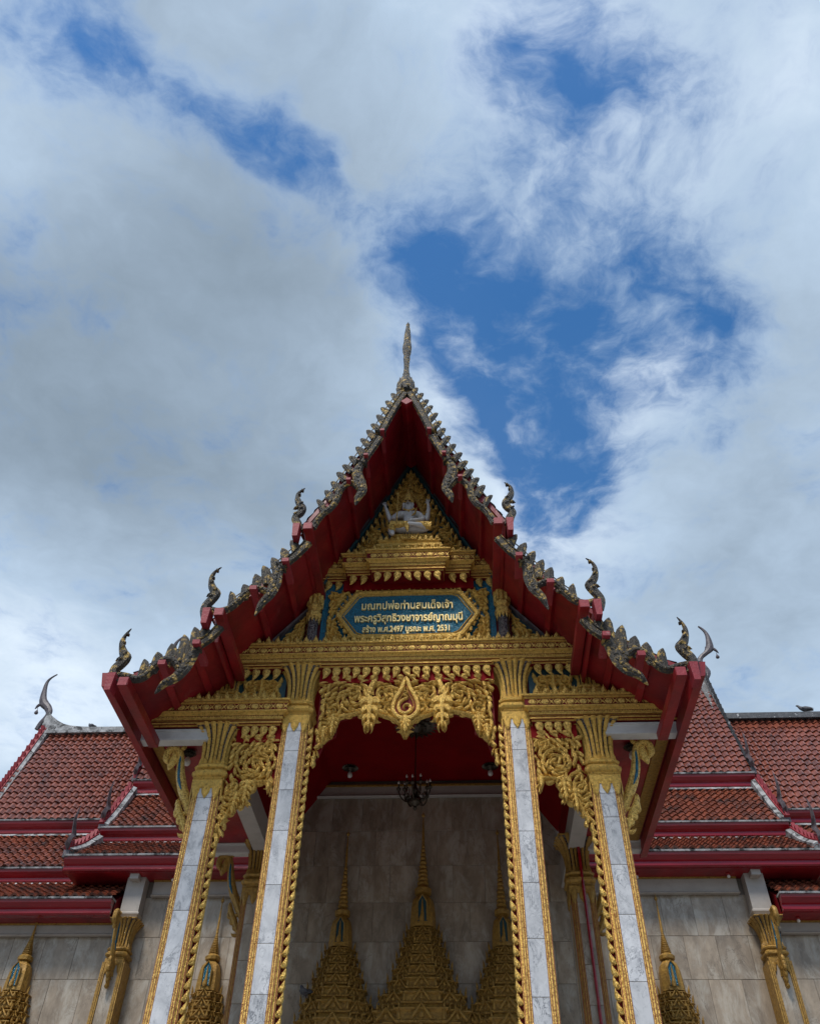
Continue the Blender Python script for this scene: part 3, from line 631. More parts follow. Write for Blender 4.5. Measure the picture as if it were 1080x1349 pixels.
# roof lines (soffit), right hand side; mirrored for the left
S1 = [(0, 12.28), (.34, 11.52), (.62, 10.90), (.97, 10.12), (1.30, 9.50)]
S2 = [(1.24, 9.40), (1.73, 8.77), (2.03, 8.42), (2.30, 8.12)]
S3 = [(2.17, 7.98), (2.75, 7.54), (3.12, 7.32), (3.35, 7.20)]
def slab_(P, t):
    out = []
    for i, (x, z) in enumerate(P):
        a = P[max(i-1, 0)]; b = P[min(i+1, len(P)-1)]; l = math.hypot(b[0]-a[0], b[1]-a[1]); out.append((x-(b[1]-a[1])/l*t, z+(b[0]-a[0])/l*t))
    if P[0][0] == 0: out[0] = (0, P[0][1]+t*1.9)
    return out
for P, y1 in ((S1, 6.9), (S2, 5.6), (S3, 3.22)):
    for s in (-1, 1):
        Q = slab_(P, .055); mb = MB()
        poly = [(s*x, z) for x, z in P]+[(s*x, z) for x, z in reversed(Q)]
        for i in range(len(P)-1):
            mb.prism_y([(s*P[i][0], P[i][1]), (s*P[i+1][0], P[i+1][1]), (s*Q[i+1][0], Q[i+1][1]), (s*Q[i][0], Q[i][1])], (BY+.05 if P is S1 else -.95), y1)
        mb.obj('roof_deck', RED, porch)
        # clay tiles on top (seen only from the side)
        mt = MB(); L0 = 0; Q2 = slab_(P, .06)
        for i in range(len(P)-1):
            a, b_ = Q2[i+1], Q2[i]; L1 = math.dist(a, b_); n = max(1, round(L1/.16))
            for r in range(n):
                p0 = along(a, b_, r/n); p1 = along(a, b_, (r+1.1)/n); ys = BY+.06 if P is S1 else -.94; ny = int((y1-ys)/.137)
                for k in range(ny):
                    y = ys+k*.137
                    nx, nz = (a[1]-b_[1])/L1*-1, (a[0]-b_[0])/L1
                    nx, nz = (b_[1]-a[1])/L1, -(b_[0]-a[0])/L1
                    mt.add([(s*(p0[0]+nx*.03), y, p0[1]+nz*.03), (s*(p0[0]+nx*.06), y+.06, p0[1]+nz*.06), (s*(p0[0]+nx*.03), y+.137, p0[1]+nz*.03),
                            (s*p1[0], y, p1[1]), (s*(p1[0]+nx*.03), y+.06, p1[1]+nz*.03), (s*p1[0], y+.137, p1[1])], [(0, 1, 4, 3), (1, 2, 5, 4)])
        stuff(mt.obj('roof_tiles', TILE, porch))
m = MB(); m.prism_y([(-.09, 12.42), (.09, 12.42), (.06, 12.56), (-.06, 12.56)], BY+.1, 6.9); m.obj('ridge_cap', BLACKM, porch)
# second gable peak just behind the first: its small gilt tip shows to the right
m = MB(); m.ribbon([(.30, 12.25), (.32, 12.45), (.29, 12.68), (.31, 12.82)], [.07, .06, .03, .004], .04, -.2, full=True, sub=3); m.obj('roof_finial', GOLD, porch)
# purlins; sky light is put into the pinker colour of their ends
def purlin(x, z, w=.10, h=.10, y0=BY-.10, y1=0., rot=0, nm='purlin'):
    m = MB(); m.rect(-w/2, w/2, 0, y1-y0, [(-.006, -h/2), (0, -h/2+.006), (0, h/2-.006), (-.006, h/2)])
    o = m.obj(nm, RED, porch, (x, y0, z)); o.rotation_euler = (0, rot, 0)
    e = MB(); e.rect(-w/2, w/2, -.006, -.002, [(-.008, -h/2), (-.004, h/2-.002)]); e.obj('purlin_end', REDL, o); return o
purlin(0, 12.10, .13, .13, BY-.05, 0, pi/4)
for s in (-1, 1):
    for x, z, r in ((.365, 11.44, 1.15), (.60, 10.92, 1.15), (.80, 10.47, 1.15), (1.06, 9.94, 1.1)):
        purlin(s*x, z, .08, .09, BY+.06, 0.1, s*r)
    for x, z, r in ((1.56, 8.99, .9), (1.88, 8.57, .9), (2.52, 7.73, .7), (2.86, 7.47, .6)):
        purlin(s*x, z, .09, .09, -.94, .1, s*r)
    for x, z, w in ((.345, 11.35, .06), (.555, 10.80, .06), (.77, 10.28, .06), (1.46, 8.78, .085), (1.80, 8.33, .085), (2.34, 7.52, .085), (2.68, 7.24, .085)):
        m = MB(); m.rect(s*x-w/2, s*x+w/2, BY-.11, -.9, [(-.006, z-w*.4), (0, z-w*.4+.006), (0, z+w*.4-.006), (-.006, z+w*.4)]); m.obj('purlin_end', REDL, porch)
    for x, z in ((1.235, 9.36), (2.15, 7.95), (3.05, 6.98)):
        purlin(s*x, z, .115, .11, BY-.12, -.04 if x > 3 else (.0 if x > 2 else .1), 0, 'eave_plate')
    for x, z in ((1.385, 9.31), (2.30, 7.91), (3.20, 7.00)):   # upright bracket boards carrying the finials
        m = MB(); m.prism_y([(x*s-.034, z-.14), (x*s+.034, z-.14), (x*s+.046, z+.09), (x*s-.046, z+.09)], BY-.14, BY+.02); m.obj('finial_support', REDL, porch)
    # vertical boards closing the step between the tiers
    m = MB(); m.box(s*1.30-.02, s*1.30+.02, -.96, .1, 9.28, 9.50); m.obj('eave_board', RED, porch)
    m = MB(); m.box(s*2.24-.02, s*2.24+.02, -.96, .1, 7.80, 8.10); m.obj('eave_board', RED, porch)
    # lowest eave: fascia, flat soffit with gold band, white tie beams
    m = MB(); m.prism_y([(s*3.23, 6.97), (s*3.33, 6.99), (s*3.37, 7.17), (s*3.25, 7.17)], BY-.02, 3.25); m.obj('eave_fascia', RED, porch)
    m = MB(); m.box(min(s*2.42, s*3.24), max(s*2.42, s*3.24), .06, 3.2, 7.185, 7.20); m.obj('soffit', RED, porch)
    m = MB(); m.box(min(s*3.08, s*3.22), max(s*3.08, s*3.22), .08, 3.12, 7.165, 7.184); m.obj('gold_band', GOLDD, porch)
    for y in (0., 3.13):
        m = MB(); m.rect(min(s*2.4, s*3.31), max(s*2.4, s*3.31), y-.04, y+.10, [(0, 7.03), (0, 7.06), (-.012, 7.065), (-.012, 7.15), (0, 7.155), (0, 7.18)]); m.obj('tie_beam', WHITE, porch)
    m = MB(); m.rect(min(s*2.19, s*2.41), max(s*2.19, s*2.41), .30, 4.45, [(0, 7.04), (0, 7.08), (-.02, 7.1), (-.02, 7.42)]); m.obj('wall_plate', WHITE_SHADED, porch)
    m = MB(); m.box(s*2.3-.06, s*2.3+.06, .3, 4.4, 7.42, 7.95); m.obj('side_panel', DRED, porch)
    m = MB(); m.rect(s*1.365-.12, s*1.365+.12, .3, .42, [(0, 7.3), (0, 8.0)]); m.obj('beam_pad', RED, porch)
# inner ceiling following the roof
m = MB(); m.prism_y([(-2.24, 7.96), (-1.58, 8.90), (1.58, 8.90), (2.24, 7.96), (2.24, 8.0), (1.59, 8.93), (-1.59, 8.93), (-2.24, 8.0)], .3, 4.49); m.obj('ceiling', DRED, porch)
# gable wall behind the carvings
gw = [(-3.30, 7.24)]+[(-x, z-.03) for x, z in reversed(S3[:-1])]+[(-x, z-.02) for x, z in reversed(S2)]+[(-x, z-.02) for x, z in reversed(S1)]+[(x, z-.02) for x, z in S1[1:]]+[(x, z-.02) for x, z in S2]+[(x, z-.03) for x, z in S3[:-1]]+[(3.30, 7.24)]
m = MB()
m.prism_y([(0, 12.2), (-.60, 10.9), (-.95, 10.12), (-1.26, 9.5), (1.26, 9.5), (.95, 10.12), (.60, 10.9)], .13, .28)
m.prism_y([(-1.26, 9.498), (-1.72, 8.78), (-2.26, 8.06), (2.26, 8.06), (1.72, 8.78), (1.26, 9.498)], .13, .28)
for s in (-1, 1): m.prism_y([(s*1.55, 8.058), (s*1.55, 7.25), (s*3.25, 7.18), (s*2.75, 7.53), (s*2.26, 7.9), (s*2.26, 8.058)], .13, .28)
m.obj('gable_wall', RED, porch)
# ---- columns
random.seed(3)
def column(x, yf, ztop, dark=False, full=True):
    """square redented column, gilt mouldings at the corners, marble slabs between; yf = front face"""
    yc = yf+.165; o8 = [(.088, -.150), (.088, -.163), (.100, -.168), (.107, -.160), (.114, -.168), (.126, -.168), (.132, -.158), (.140, -.158), (.140, -.140)]
    half = [(-a, b) for a, b in reversed(o8)]+[(a, b) for a, b in o8]      # front side, left to right
    ring = []
    for k in range(4):
        c, s = cos(k*pi/2), sin(k*pi/2)
        ring += [(x+a*c-b*s, yc+a*s+b*c) for a, b in half]
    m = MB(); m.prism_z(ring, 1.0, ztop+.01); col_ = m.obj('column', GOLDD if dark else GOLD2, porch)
    # red lines in the flutes
    m = MB()
    for k in range(4):
        c, s = cos(k*pi/2), sin(k*pi/2)
        for q in (-.107, -.132, .107, .132, -.0885, .0885):
            p = [(q-.0022, -.1645), (q+.0022, -.1645), (q+.0022, -.15), (q-.0022, -.15)] if abs(q) != .0885 else [(q-.002, -.165), (q+.002, -.165), (q+.002, -.15), (q-.002, -.15)]
            m.prism_z([(x+a*c-b*s, yc+a*s+b*c) for a, b in p], 1.0, ztop)
    m.obj('red_line', REDL, col_)
    z = ztop; hs = [.12, .28, .50, .50, .59, .58, .50]; sides = (0, 1, 2, 3) if full else (0,)
    i = 0
    while z > 1.02:
        h = hs[i] if i < len(hs) else .52
        h *= 1 if i < 1 else random.uniform(.93, 1.07); h = min(h, z-1.0)
        for k in sides:
            c, s = cos(k*pi/2), sin(k*pi/2); m = MB()
            m.rect(-.085, .085, -.0075, .006, [(-.003, -h/2+.002), (0, -h/2+.005), (0, h/2-.005), (-.003, h/2-.002)])
            ob = m.obj('marble_slab', WMARB if dark else MARB, col_, (x+0*c+.158*s, yc-.158*c, z-h/2)); ob.rotation_euler = (0, 0, k*pi/2)  # rear columns take a darker stone that stands in for the porch shade
        z -= h; i += 1
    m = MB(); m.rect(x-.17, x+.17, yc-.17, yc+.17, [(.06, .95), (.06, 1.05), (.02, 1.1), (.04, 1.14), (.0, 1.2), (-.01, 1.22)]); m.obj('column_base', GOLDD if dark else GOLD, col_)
    capital(col_, (x, yc, ztop), 1.0, dark)
    return col_
for s in (-1, 1):
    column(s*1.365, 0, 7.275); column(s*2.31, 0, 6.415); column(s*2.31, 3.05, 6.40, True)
    capital(porch, (s*2.30, .165, 7.555), .95, False, .62)           # short capital above the lower beam
m = MB(); m.tube([(2.33, 3.02, 7.1), (2.33, 3.02, 1.0)], .022, 6); m.obj('red_pipe', REDG, porch)
# ---- leaves shared by all beams
b = MB(); b.ribbon([(0, .004), (0, -.03), (.004, -.07), (.016, -.11), (.040, -.150)], [.052, .056, .046, .026, .003], .030, 0, full=True, sub=2)
b.ribbon([(0, -.01), (.002, -.05), (.006, -.08)], [.012, .026, .003], .018, -.028); PEND = mesh_of(b, 'pendant_leaf', GOLD2)
b = MB(); b.ribbon([(0, -.004), (0, .03), (0, .065), (0, .10), (0, .14)], [.036, .046, .036, .014, .002], .030, 0, full=True, sub=2)
b.ribbon([(0, .01), (0, .05), (0, .08)], [.012, .022, .003], .018, -.028); ANTE = mesh_of(b, 'petal_leaf', GOLD2)
b = MB(); b.ribbon([(0, -.004), (0, .03), (0, .065)], [.016, .020, .002], .018, 0, full=True, sub=2); ANT2 = mesh_of(b, 'petal_bud', GOLD2)
def pendants(parent, x0, x1, y, z, n, sc=1., curl_from=0.):
    for i in range(n):
        x = x0+(x1-x0)*(i+.5)/n; s = 1 if x > curl_from+.03 else (-1 if x < curl_from-.03 else 1)
        inst(PEND, 'pendant_leaf', parent, (x, y, z), (0, (0 if abs(x-curl_from) > .03 else -.14)*1., 0), (s*sc, sc, sc))
def petals(parent, x0, x1, y, z, n, sc=1.):
    for i in range(n):
        x = x0+(x1-x0)*(i+.5)/n; inst(ANTE, 'petal_leaf', parent, (x, y, z), (0, 0, 0), (sc, sc, sc))
        if i < n-1: inst(ANT2, 'petal_bud', parent, (x+(x1-x0)/n/2, y+.005, z), (0, 0, 0), (sc, sc, sc))
def beam(x0, x1, yf, zb, h, name='entablature_beam', back=.28, end=(0, 0)):
    """gilt entablature, height h, underside at zb: fillets, cyma and a band of lozenges"""
    k = h/.34; m = MB()
    pr = [(0, 0), (0, .025), (.022, .03), (.026, .055), (.006, .062), (.006, .078), (.026, .085), (.034, .10), (.030, .13), (.055, .155), (.085, .17), (.088, .185), (.074, .188), (.074, .292), (.090, .296), (.094, .315), (.108, .32), (.110, .34), (.02, .342)]
    m.rect(x0, x1, yf, yf+back, [(o, zb+z*k) for o, z in pr]); o = m.obj(name, GOLD, porch)
    m = MB()
    for z0, z1, q in ((.062, .078, .0085), (-.005, .004, .003), (.196, .284, .0755), (.027, .031, .0285), (.083, .087, .0285), (.130, .136, .0365), (.306, .310, .0965)): m.rect(x0, x1, yf, yf+back, [(q-.001, zb+z0*k), (q, zb+z1*k)])  # red bands, plus thin dark lines that stand in for shade in the grooves
    for z0, q in ((.112, .036), (.122, .033)):
        pass
    m.obj('red_band', DREDP, o)
    m = MB(); n = max(2, round((x1-x0+.1)/.15)); w = (x1-x0+.12)/n; y = yf-.076; zc = zb+.240*k
    for i in range(n):
        cx = x0-.06+w*(i+.5)
        m.ribbon([(cx-w*.33, zc), (cx-w*.2, zc), (cx, zc), (cx+w*.2, zc), (cx+w*.33, zc)], [.003, .034*k, .037*k, .034*k, .003], .016, y)
        for q in (-1, 1): m.ribbon([(cx+w*.5+q*w*.2, zc+.036*k*1), (cx+w*.5, zc), (cx+w*.5+q*w*.2, zc-.036*k)], [.004, .015, .004], .012, y)
    # beading on the cyma
    nb = int((x1-x0)/.03)
    for i in range(nb): cx = x0+(x1-x0)*(i+.5)/nb; m.ribbon([(cx, zb+.105*k), (cx, zb+.13*k)], .010, .008, yf-.030)
    stuff(m.obj('lozenge_band', GOLD2, o))
    return o
# main beam
bm_ = beam(-2.20, 2.20, -.03, 8.06, .345)
petals(bm_, -2.16, 2.16, -.11, 8.405, 34, .92)
pendants(bm_, -1.10, 1.10, -.01, 8.055, 17); pendants(bm_, -2.16, -1.62, -.01, 8.05, 4, .95); pendants(bm_, 1.62, 2.16, -.01, 8.05, 4, .95)
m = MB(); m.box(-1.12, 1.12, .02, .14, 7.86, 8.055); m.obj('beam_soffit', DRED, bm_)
# inner row of small leaves behind the pendants
for i in range(12): inst(PEND, 'pendant_leaf', bm_, (-1.0+2.0*(i+.5)/12, .02, 7.955), (0, 0, 0), (.9, .9, .55))
for s in (-1, 1):
    a, b_ = sorted((s*1.545, s*3.28)); lo = beam(a, b_, -.03, 7.21, .335)
    petals(lo, a+.02, b_-.06, -.11, 7.545, 14, .95)
    a, b_ = sorted((s*1.57, s*2.02)); pendants(lo, a, b_, -.01, 7.205, 4, .95)
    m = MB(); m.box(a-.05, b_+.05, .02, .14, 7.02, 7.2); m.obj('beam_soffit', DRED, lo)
    for i in range(3): inst(PEND, 'pendant_leaf', lo, (a+(b_-a)*(i+.5)/3, .02, 7.11), (0, 0, 0), (1, .9, .55))
# upper cornice carrying the tympanum, stepping forward in the middle
for x0, x1, y, zb, h in ((-1.24, 1.24, .03, 9.60, .34), (-.86, .86, -.10, 9.59, .35), (-.50, .50, -.24, 9.52, .36)):
    c_ = beam(x0, x1, y, zb, h, 'cornice', back=.12-y+.0)
    if x1 < .6: pendants(c_, x0+.01, x1-.01, y+.02, zb-.003, 7, .98); petals(c_, x0-.04, x1+.04, y-.08, zb+h, 9, .85)
    elif x1 < 1: pendants(c_, -.86, -.55, y+.02, zb-.003, 2, .98); pendants(c_, .55, .86, y+.02, zb-.003, 2, .98); petals(c_, -.92, -.60, y-.08, zb+h, 3, .8); petals(c_, .60, .92, y-.08, zb+h, 3, .8)
    else: pendants(c_, -1.22, -.93, y+.02, zb-.003, 2, .95); pendants(c_, .93, 1.22, y+.02, zb-.003, 2, .95); petals(c_, -1.26, -.98, y-.08, zb+h, 3, .8); petals(c_, .98, 1.26, y-.08, zb+h, 3, .8)
# ---- tympanum
ty = MB(); TP = [(-.94, 9.96), (.94, 9.96), (.52, 10.92), (0, 12.0), (-.52, 10.92)]
ty.prism_y(TP, .10, .128); tym = ty.obj('tympanum', DTEAL, porch)
for s in (-1, 1):
    m = MB(); m.ribbon([(0, 12.12), (s*.54, 10.93), (s*1.22, 9.56)], .032, .10, .10); m.obj('gable_frame', DTEAL, tym)
    m = MB(); m.ribbon([(0, 12.20), (s*.58, 10.96), (s*1.27, 9.60)], .010, .05, .05); m.obj('frame_fillet', CHOF, tym)
m = MB(); foliage(m, [(-.90, 9.98), (0, 9.98), (0, 11.92), (-.50, 10.90)], [(-.50, 10.42, .16, 1), (-.24, 10.92, .12, 1), (-.70, 10.14, .10, -1), (-.16, 11.45, .09, 1)], .135, .095, 4, mirror=0., dens=.55, h=.06)
for i in range(15):     # flames along both sloping edges
    t = i/14; x = .90-.84*t; z = 10.0+1.80*t
    for s in (-1, 1): leaf(m, s*x*.97, z-.05, pi/2+s*(.15), .16, .038, -s*.6, .07, .03)
for i, (z, w, l) in enumerate(((11.32, .085, .22), (11.50, .07, .20), (11.65, .055, .2), (11.78, .04, .22))):
    leaf(m, 0, z, pi/2, l, w, 0, .05, .04-.008*i)
    for s in (-1, 1): leaf(m, s*w*.9, z-.02, pi/2-s*.5, l*.7, w*.5, s*.9, .045, .05)
stuff(m.obj('carved_flames', GOLD2, tym))
m = MB(); m.prism_y([(-.15, 10.35), (.15, 10.35), (.15, 11.02), (.09, 11.2), (0, 11.33), (-.09, 11.2), (-.15, 11.02)], .03, .06); m.obj('niche_back', DRED, tym)
m = MB(); m.ribbon([(-.125, 10.72), (-.185, 10.86), (-.175, 11.04), (-.11, 11.21), (0, 11.40), (.11, 11.21), (.175, 11.04), (.185, 10.86), (.125, 10.72)], [.02, .03, .033, .032, .03, .032, .033, .03, .02], .05, .02, sub=3)
for i in range(7):
    t = i/6
    for s in (-1, 1): x = .20*(1-t**2)+.01; z = 10.85+.55*t; leaf(m, s*x, z, pi/2-s*(.9-.6*t), .11, .026, s*.9, .04, .03)
m.obj('niche_arch', GOLD2, tym)
m = MB(); m.rect(-.44, .46, -.26, .08, [(0, 9.985), (.02, 10.0), (.02, 10.04), (-.02, 10.06), (-.02, 10.09), (.005, 10.11), (.005, 10.13), (-.03, 10.15)])
m.rect(-.22, .33, -.22, .08, [(0, 10.15), (.015, 10.165), (.0, 10.19), (-.01, 10.23), (.012, 10.245), (.012, 10.27), (0, 10.275)]); m.obj('throne', GOLD, tym)
m = MB()
for i in range(11): leaf(m, -.40+.82*i/10, 10.12, pi/2, .11, .035, 0, .03, -.25, full=True)
for i in range(7): leaf(m, -.07+.028*i, 10.10, pi/2+(3-i)*.12, .17, .02, 0, .03, -.27)
m.obj('throne_petals', GOLD2, tym)
# ---- sign bay: mosaic ground, corner carvings, colonnettes
m = MB(); m.box(-1.20, 1.20, .075, .128, 8.41, 9.60); pan = m.obj('mosaic_panel', TEAL, porch)
m = MB(); m.box(-.92, .92, -.0, .12, 9.41, 9.60); m.obj('recess_lintel', DRED, porch)
m = MB()
foliage(m, [(-1.10, 8.50), (-.84, 8.50), (-1.02, 8.93), (-1.10, 8.95)], [(-1.02, 8.62, .07, 1)], .11, .07, 3, mirror=0., dens=.5, h=.05)
foliage(m, [(-1.10, 9.0), (-1.03, 8.98), (-.84, 9.42), (-1.10, 9.42)], [(-1.0, 9.3, .07, -1)], .11, .07, 5, mirror=0., dens=.5, h=.05)
for s in (-1, 1):
    for i in range(7): leaf(m, s*1.10, 8.50+i*.135, pi/2+s*.35, .15, .032, -s*.7, .04, .07)
    for k in range(4): leaf(m, s*(.82+.05*k), 8.56+k*.11, pi/2+s*.5, .13, .03, s*.8, .05, .05); leaf(m, s*(.84+.05*k), 9.36-k*.11, -pi/2-s*.5, .13, .03, -s*.8, .05, .05)
stuff(m.obj('corner_carving', GOLD, pan))
for s in (-1, 1):
    x = s*1.30; m = MB(); m.lathe(x, .02, [(.075, 8.42), (.075, 8.93)], 10); c_ = m.obj('colonnette', MIRR, porch)
    m = MB(); m.lathe(x, .02, [(.08, 8.90), (.105, 8.93), (.11, 8.98), (.085, 9.02), (.075, 9.06), (.10, 9.09), (.10, 9.12), (.08, 9.14), (.085, 9.25), (.12, 9.38), (.135, 9.42)], 16, 0, .05)
    for i in range(10):
        t = 2*pi*i/10; T = (lambda v, c=cos(t), s_=sin(t), x=x: (x+v[0]*c-v[1]*s_, .02+v[0]*s_+v[1]*c, v[2]))
        m.ribbon([(0, 8.96), (0, 8.90), (0, 8.83)], [.03, .026, .003], .015, -.082, T=T)
        m.ribbon([(0, 9.12), (0, 9.25), (0, 9.38), (0, 9.45)], [.018, .022, .036, .01], .03, -.09, T=T)
    m.obj('colonnette_capital', GOLD2, c_)
# small triangular carvings beside the colonnettes
for s in (-1, 1):
    m = MB(); m.prism_y([(s*1.42, 8.42), (s*1.92, 8.42), (s*1.42, 9.03)], .09, .128); tp = m.obj('side_tympanum', DTEAL, porch)
    m = MB(); m.ribbon([(s*1.36, 9.16), (s*1.98, 8.38)], .022, .09, .10); m.obj('frame_fillet', CHOF, tp)
    m = MB()
    foliage(m, [(s*1.42, 8.42), (s*1.86, 8.42), (s*1.42, 8.98)], [(s*1.52, 8.60, .07, s)], .12, .085, 9, dens=.5, h=.05); stuff(m.obj('carved_flames', GOLD, tp))
    # panel between the upper and lower beams
    a, b_ = sorted((s*1.60, s*2.14)); m = MB(); m.box(a-.04, b_+.04, .075, .128, 7.56, 8.05); pn = m.obj('floral_panel', DTEAL, porch)
    m = MB(); cx = (a+b_)/2
    foliage(m, [(a+.02, 7.60), (cx, 7.60), (cx, 7.93), (a+.02, 7.93)], [((a+cx)/2, 7.84, .085, 1), ((a+cx)/2, 7.68, .06, -1)], .12, .07, 6, mirror=cx, dens=.52, h=.05)
    for k in range(5): leaf(m, cx, 7.62+k*.06, pi/2, .10, .05-.006*k, 0, .05, .05-.004*k)
    stuff(m.obj('floral_carving', GOLD, pn))
    m = MB(); foliage(m, [(s*2.50, 7.57), (s*3.10, 7.57), (s*2.50, 7.80)], [(s*2.6, 7.65, .06, s)], .11, .10, 12, dens=.55, h=.04); stuff(m.obj('floral_carving', GOLD, porch))
# ---- carved valance of the middle arch
VL = [(-1.09, 7.93), (-1.09, 6.70), (-1.05, 6.773), (-.994, 6.997), (-.93, 7.05), (-.873, 7.082), (-.868, 7.318), (-.72, 7.36), (-.556, 7.387), (-.50, 7.25), (-.452, 7.162), (-.40, 7.25), (-.359, 7.384), (-.213, 7.351), (-.12, 7.27), (-.08, 7.244), (0, 7.09)]
vp = MB(); poly = VL+[(-x, z) for x, z in reversed(VL[:-1])]
inn = [(x*.985, z+.035) for x, z in VL[1:]]
# triangulate the backing as vertical strips
def strips(mb, lower, ztop, y0, y1):
    P = sorted(lower)
    for i in range(len(P)-1):
        (a, za), (b_, zb) = P[i], P[i+1]
        if b_-a < 1e-4: continue
        mb.add([(a, y0, za), (b_, y0, zb), (b_, y0, ztop), (a, y0, ztop), (a, y1, za), (b_, y1, zb), (b_, y1, ztop), (a, y1, ztop)], [(0, 1, 2, 3), (7, 6, 5, 4), (0, 4, 5, 1)])
strips(vp, [(-1.10, 6.75), (-1.04, 6.83), (-.98, 7.03), (-.85, 7.12), (-.84, 7.33), (-.55, 7.41), (-.452, 7.22), (-.36, 7.41), (-.2, 7.38), (-.02, 7.14), (.02, 7.14), (.2, 7.38), (.36, 7.41), (.452, 7.22), (.55, 7.41), (.84, 7.33), (.85, 7.12), (.98, 7.03), (1.04, 6.83), (1.10, 6.75)], 7.93, .075, .11)
val = vp.obj('arch_valance', DREDP, porch)
m = MB()
foliage(m, [(x, z) for x, z in VL]+[(0, 7.93)], [(-.66, 7.64, .17, 1), (-.28, 7.66, .13, -1), (-.92, 7.45, .10, -1), (-.20, 7.45, .08, 1), (-.98, 7.15, .06, 1)], .13, .07, 21, mirror=0., dens=.52, h=.055)
m.ribbon([(-1.03, 6.95), (-.90, 7.28), (-.72, 7.385), (-.56, 7.42)], .020, .07, .06, sub=4); m.ribbon([(1.03, 6.95), (.90, 7.28), (.72, 7.385), (.56, 7.42)], .020, .07, .06, sub=4)
m.ribbon([(-.40, 7.42), (-.28, 7.37), (-.12, 7.30), (0, 7.16)], .018, .07, .06, sub=4); m.ribbon([(.40, 7.42), (.28, 7.37), (.12, 7.30), (0, 7.16)], .018, .07, .06, sub=4)
stuff(m.obj('scroll_carving', GOLD2, val))
def cluster(parent, cx, z0, z1, w, name='leaf_drop', y=.045):
    """hanging bunch of overlapping leaves"""
    m = MB(); n = 4; H_ = z1-z0
    for i in range(n):
        t = i/(n-1); z = z1-(H_-.13)*t; ww = w*(1.15-.75*t)
        for s in (-1, 1): leaf(m, cx+s*ww*.2, z, -pi/2+s*(1.15-.5*t), H_*.34, ww*.42, -s*1.3, .055, y-.008*i)
        leaf(m, cx, z+.02, -pi/2, H_*.38 if i < n-1 else .15, max(ww*.42, .03), 0, .06, y-.010*i-.01)
    return m.obj(name, GOLD2, parent)
for s in (-1, 1):
    cluster(val, s*.452, 7.13, 7.62, .13); cluster(val, s*.90, 7.04, 7.34, .075); cluster(val, s*1.0, 6.96, 7.2, .06)
    m = MB()
    for i in range(5): leaf(m, s*.452, 7.62+i*.05, pi/2+(i-2)*.35*s, .16, .04, 0, .05, .04)
    m.obj('leaf_fan', GOLD2, val)
cluster(val, .0, 7.05, 7.33, .10, y=.03)
# emblem: flame-shaped frame round a spiral
em = MB(); EP = [(0.0, 7.90), (-.055, 7.74), (-.125, 7.60), (-.155, 7.48), (-.145, 7.40), (-.08, 7.325), (0, 7.30), (.08, 7.325), (.145, 7.40), (.155, 7.48), (.125, 7.60), (.055, 7.74)]
em.prism_y([(x*.96, 7.5+(z-7.5)*.96) for x, z in EP], .0, .05); emb = em.obj('emblem', DREDP, val)
em = MB(); em.ribbon(EP, .030, .040, .0, sub=3, closed=True); em.ribbon([(x*.66, 7.49+(z-7.49)*.66) for x, z in EP], .008, .03, .0, sub=3, closed=True); em.obj('emblem_frame', GOLD2, emb)
em = MB(); em.ribbon([(.0, 7.76), (-.015, 7.71), (.02, 7.68), (-.025, 7.64), (.025, 7.60), (-.04, 7.565), (-.085, 7.50), (-.07, 7.41), (0, 7.375), (.06, 7.42), (.055, 7.48), (.01, 7.50), (-.025, 7.465), (-.005, 7.435)], [.003, .010, .012, .014, .016, .020, .023, .026, .026, .024, .021, .017, .014, .005], .038, .0, sub=4)
em.obj('emblem_spiral', GOLD2, emb)
m = MB()
for i in range(9):
    a = -pi/2+(i-4)*.36; leaf(m, cos(a)*.13, 7.45+sin(a)*.13, a, .10, .03, .7*(1 if i > 4 else -1), .03, .03)
m.obj('leaf_fan', GOLD, val)
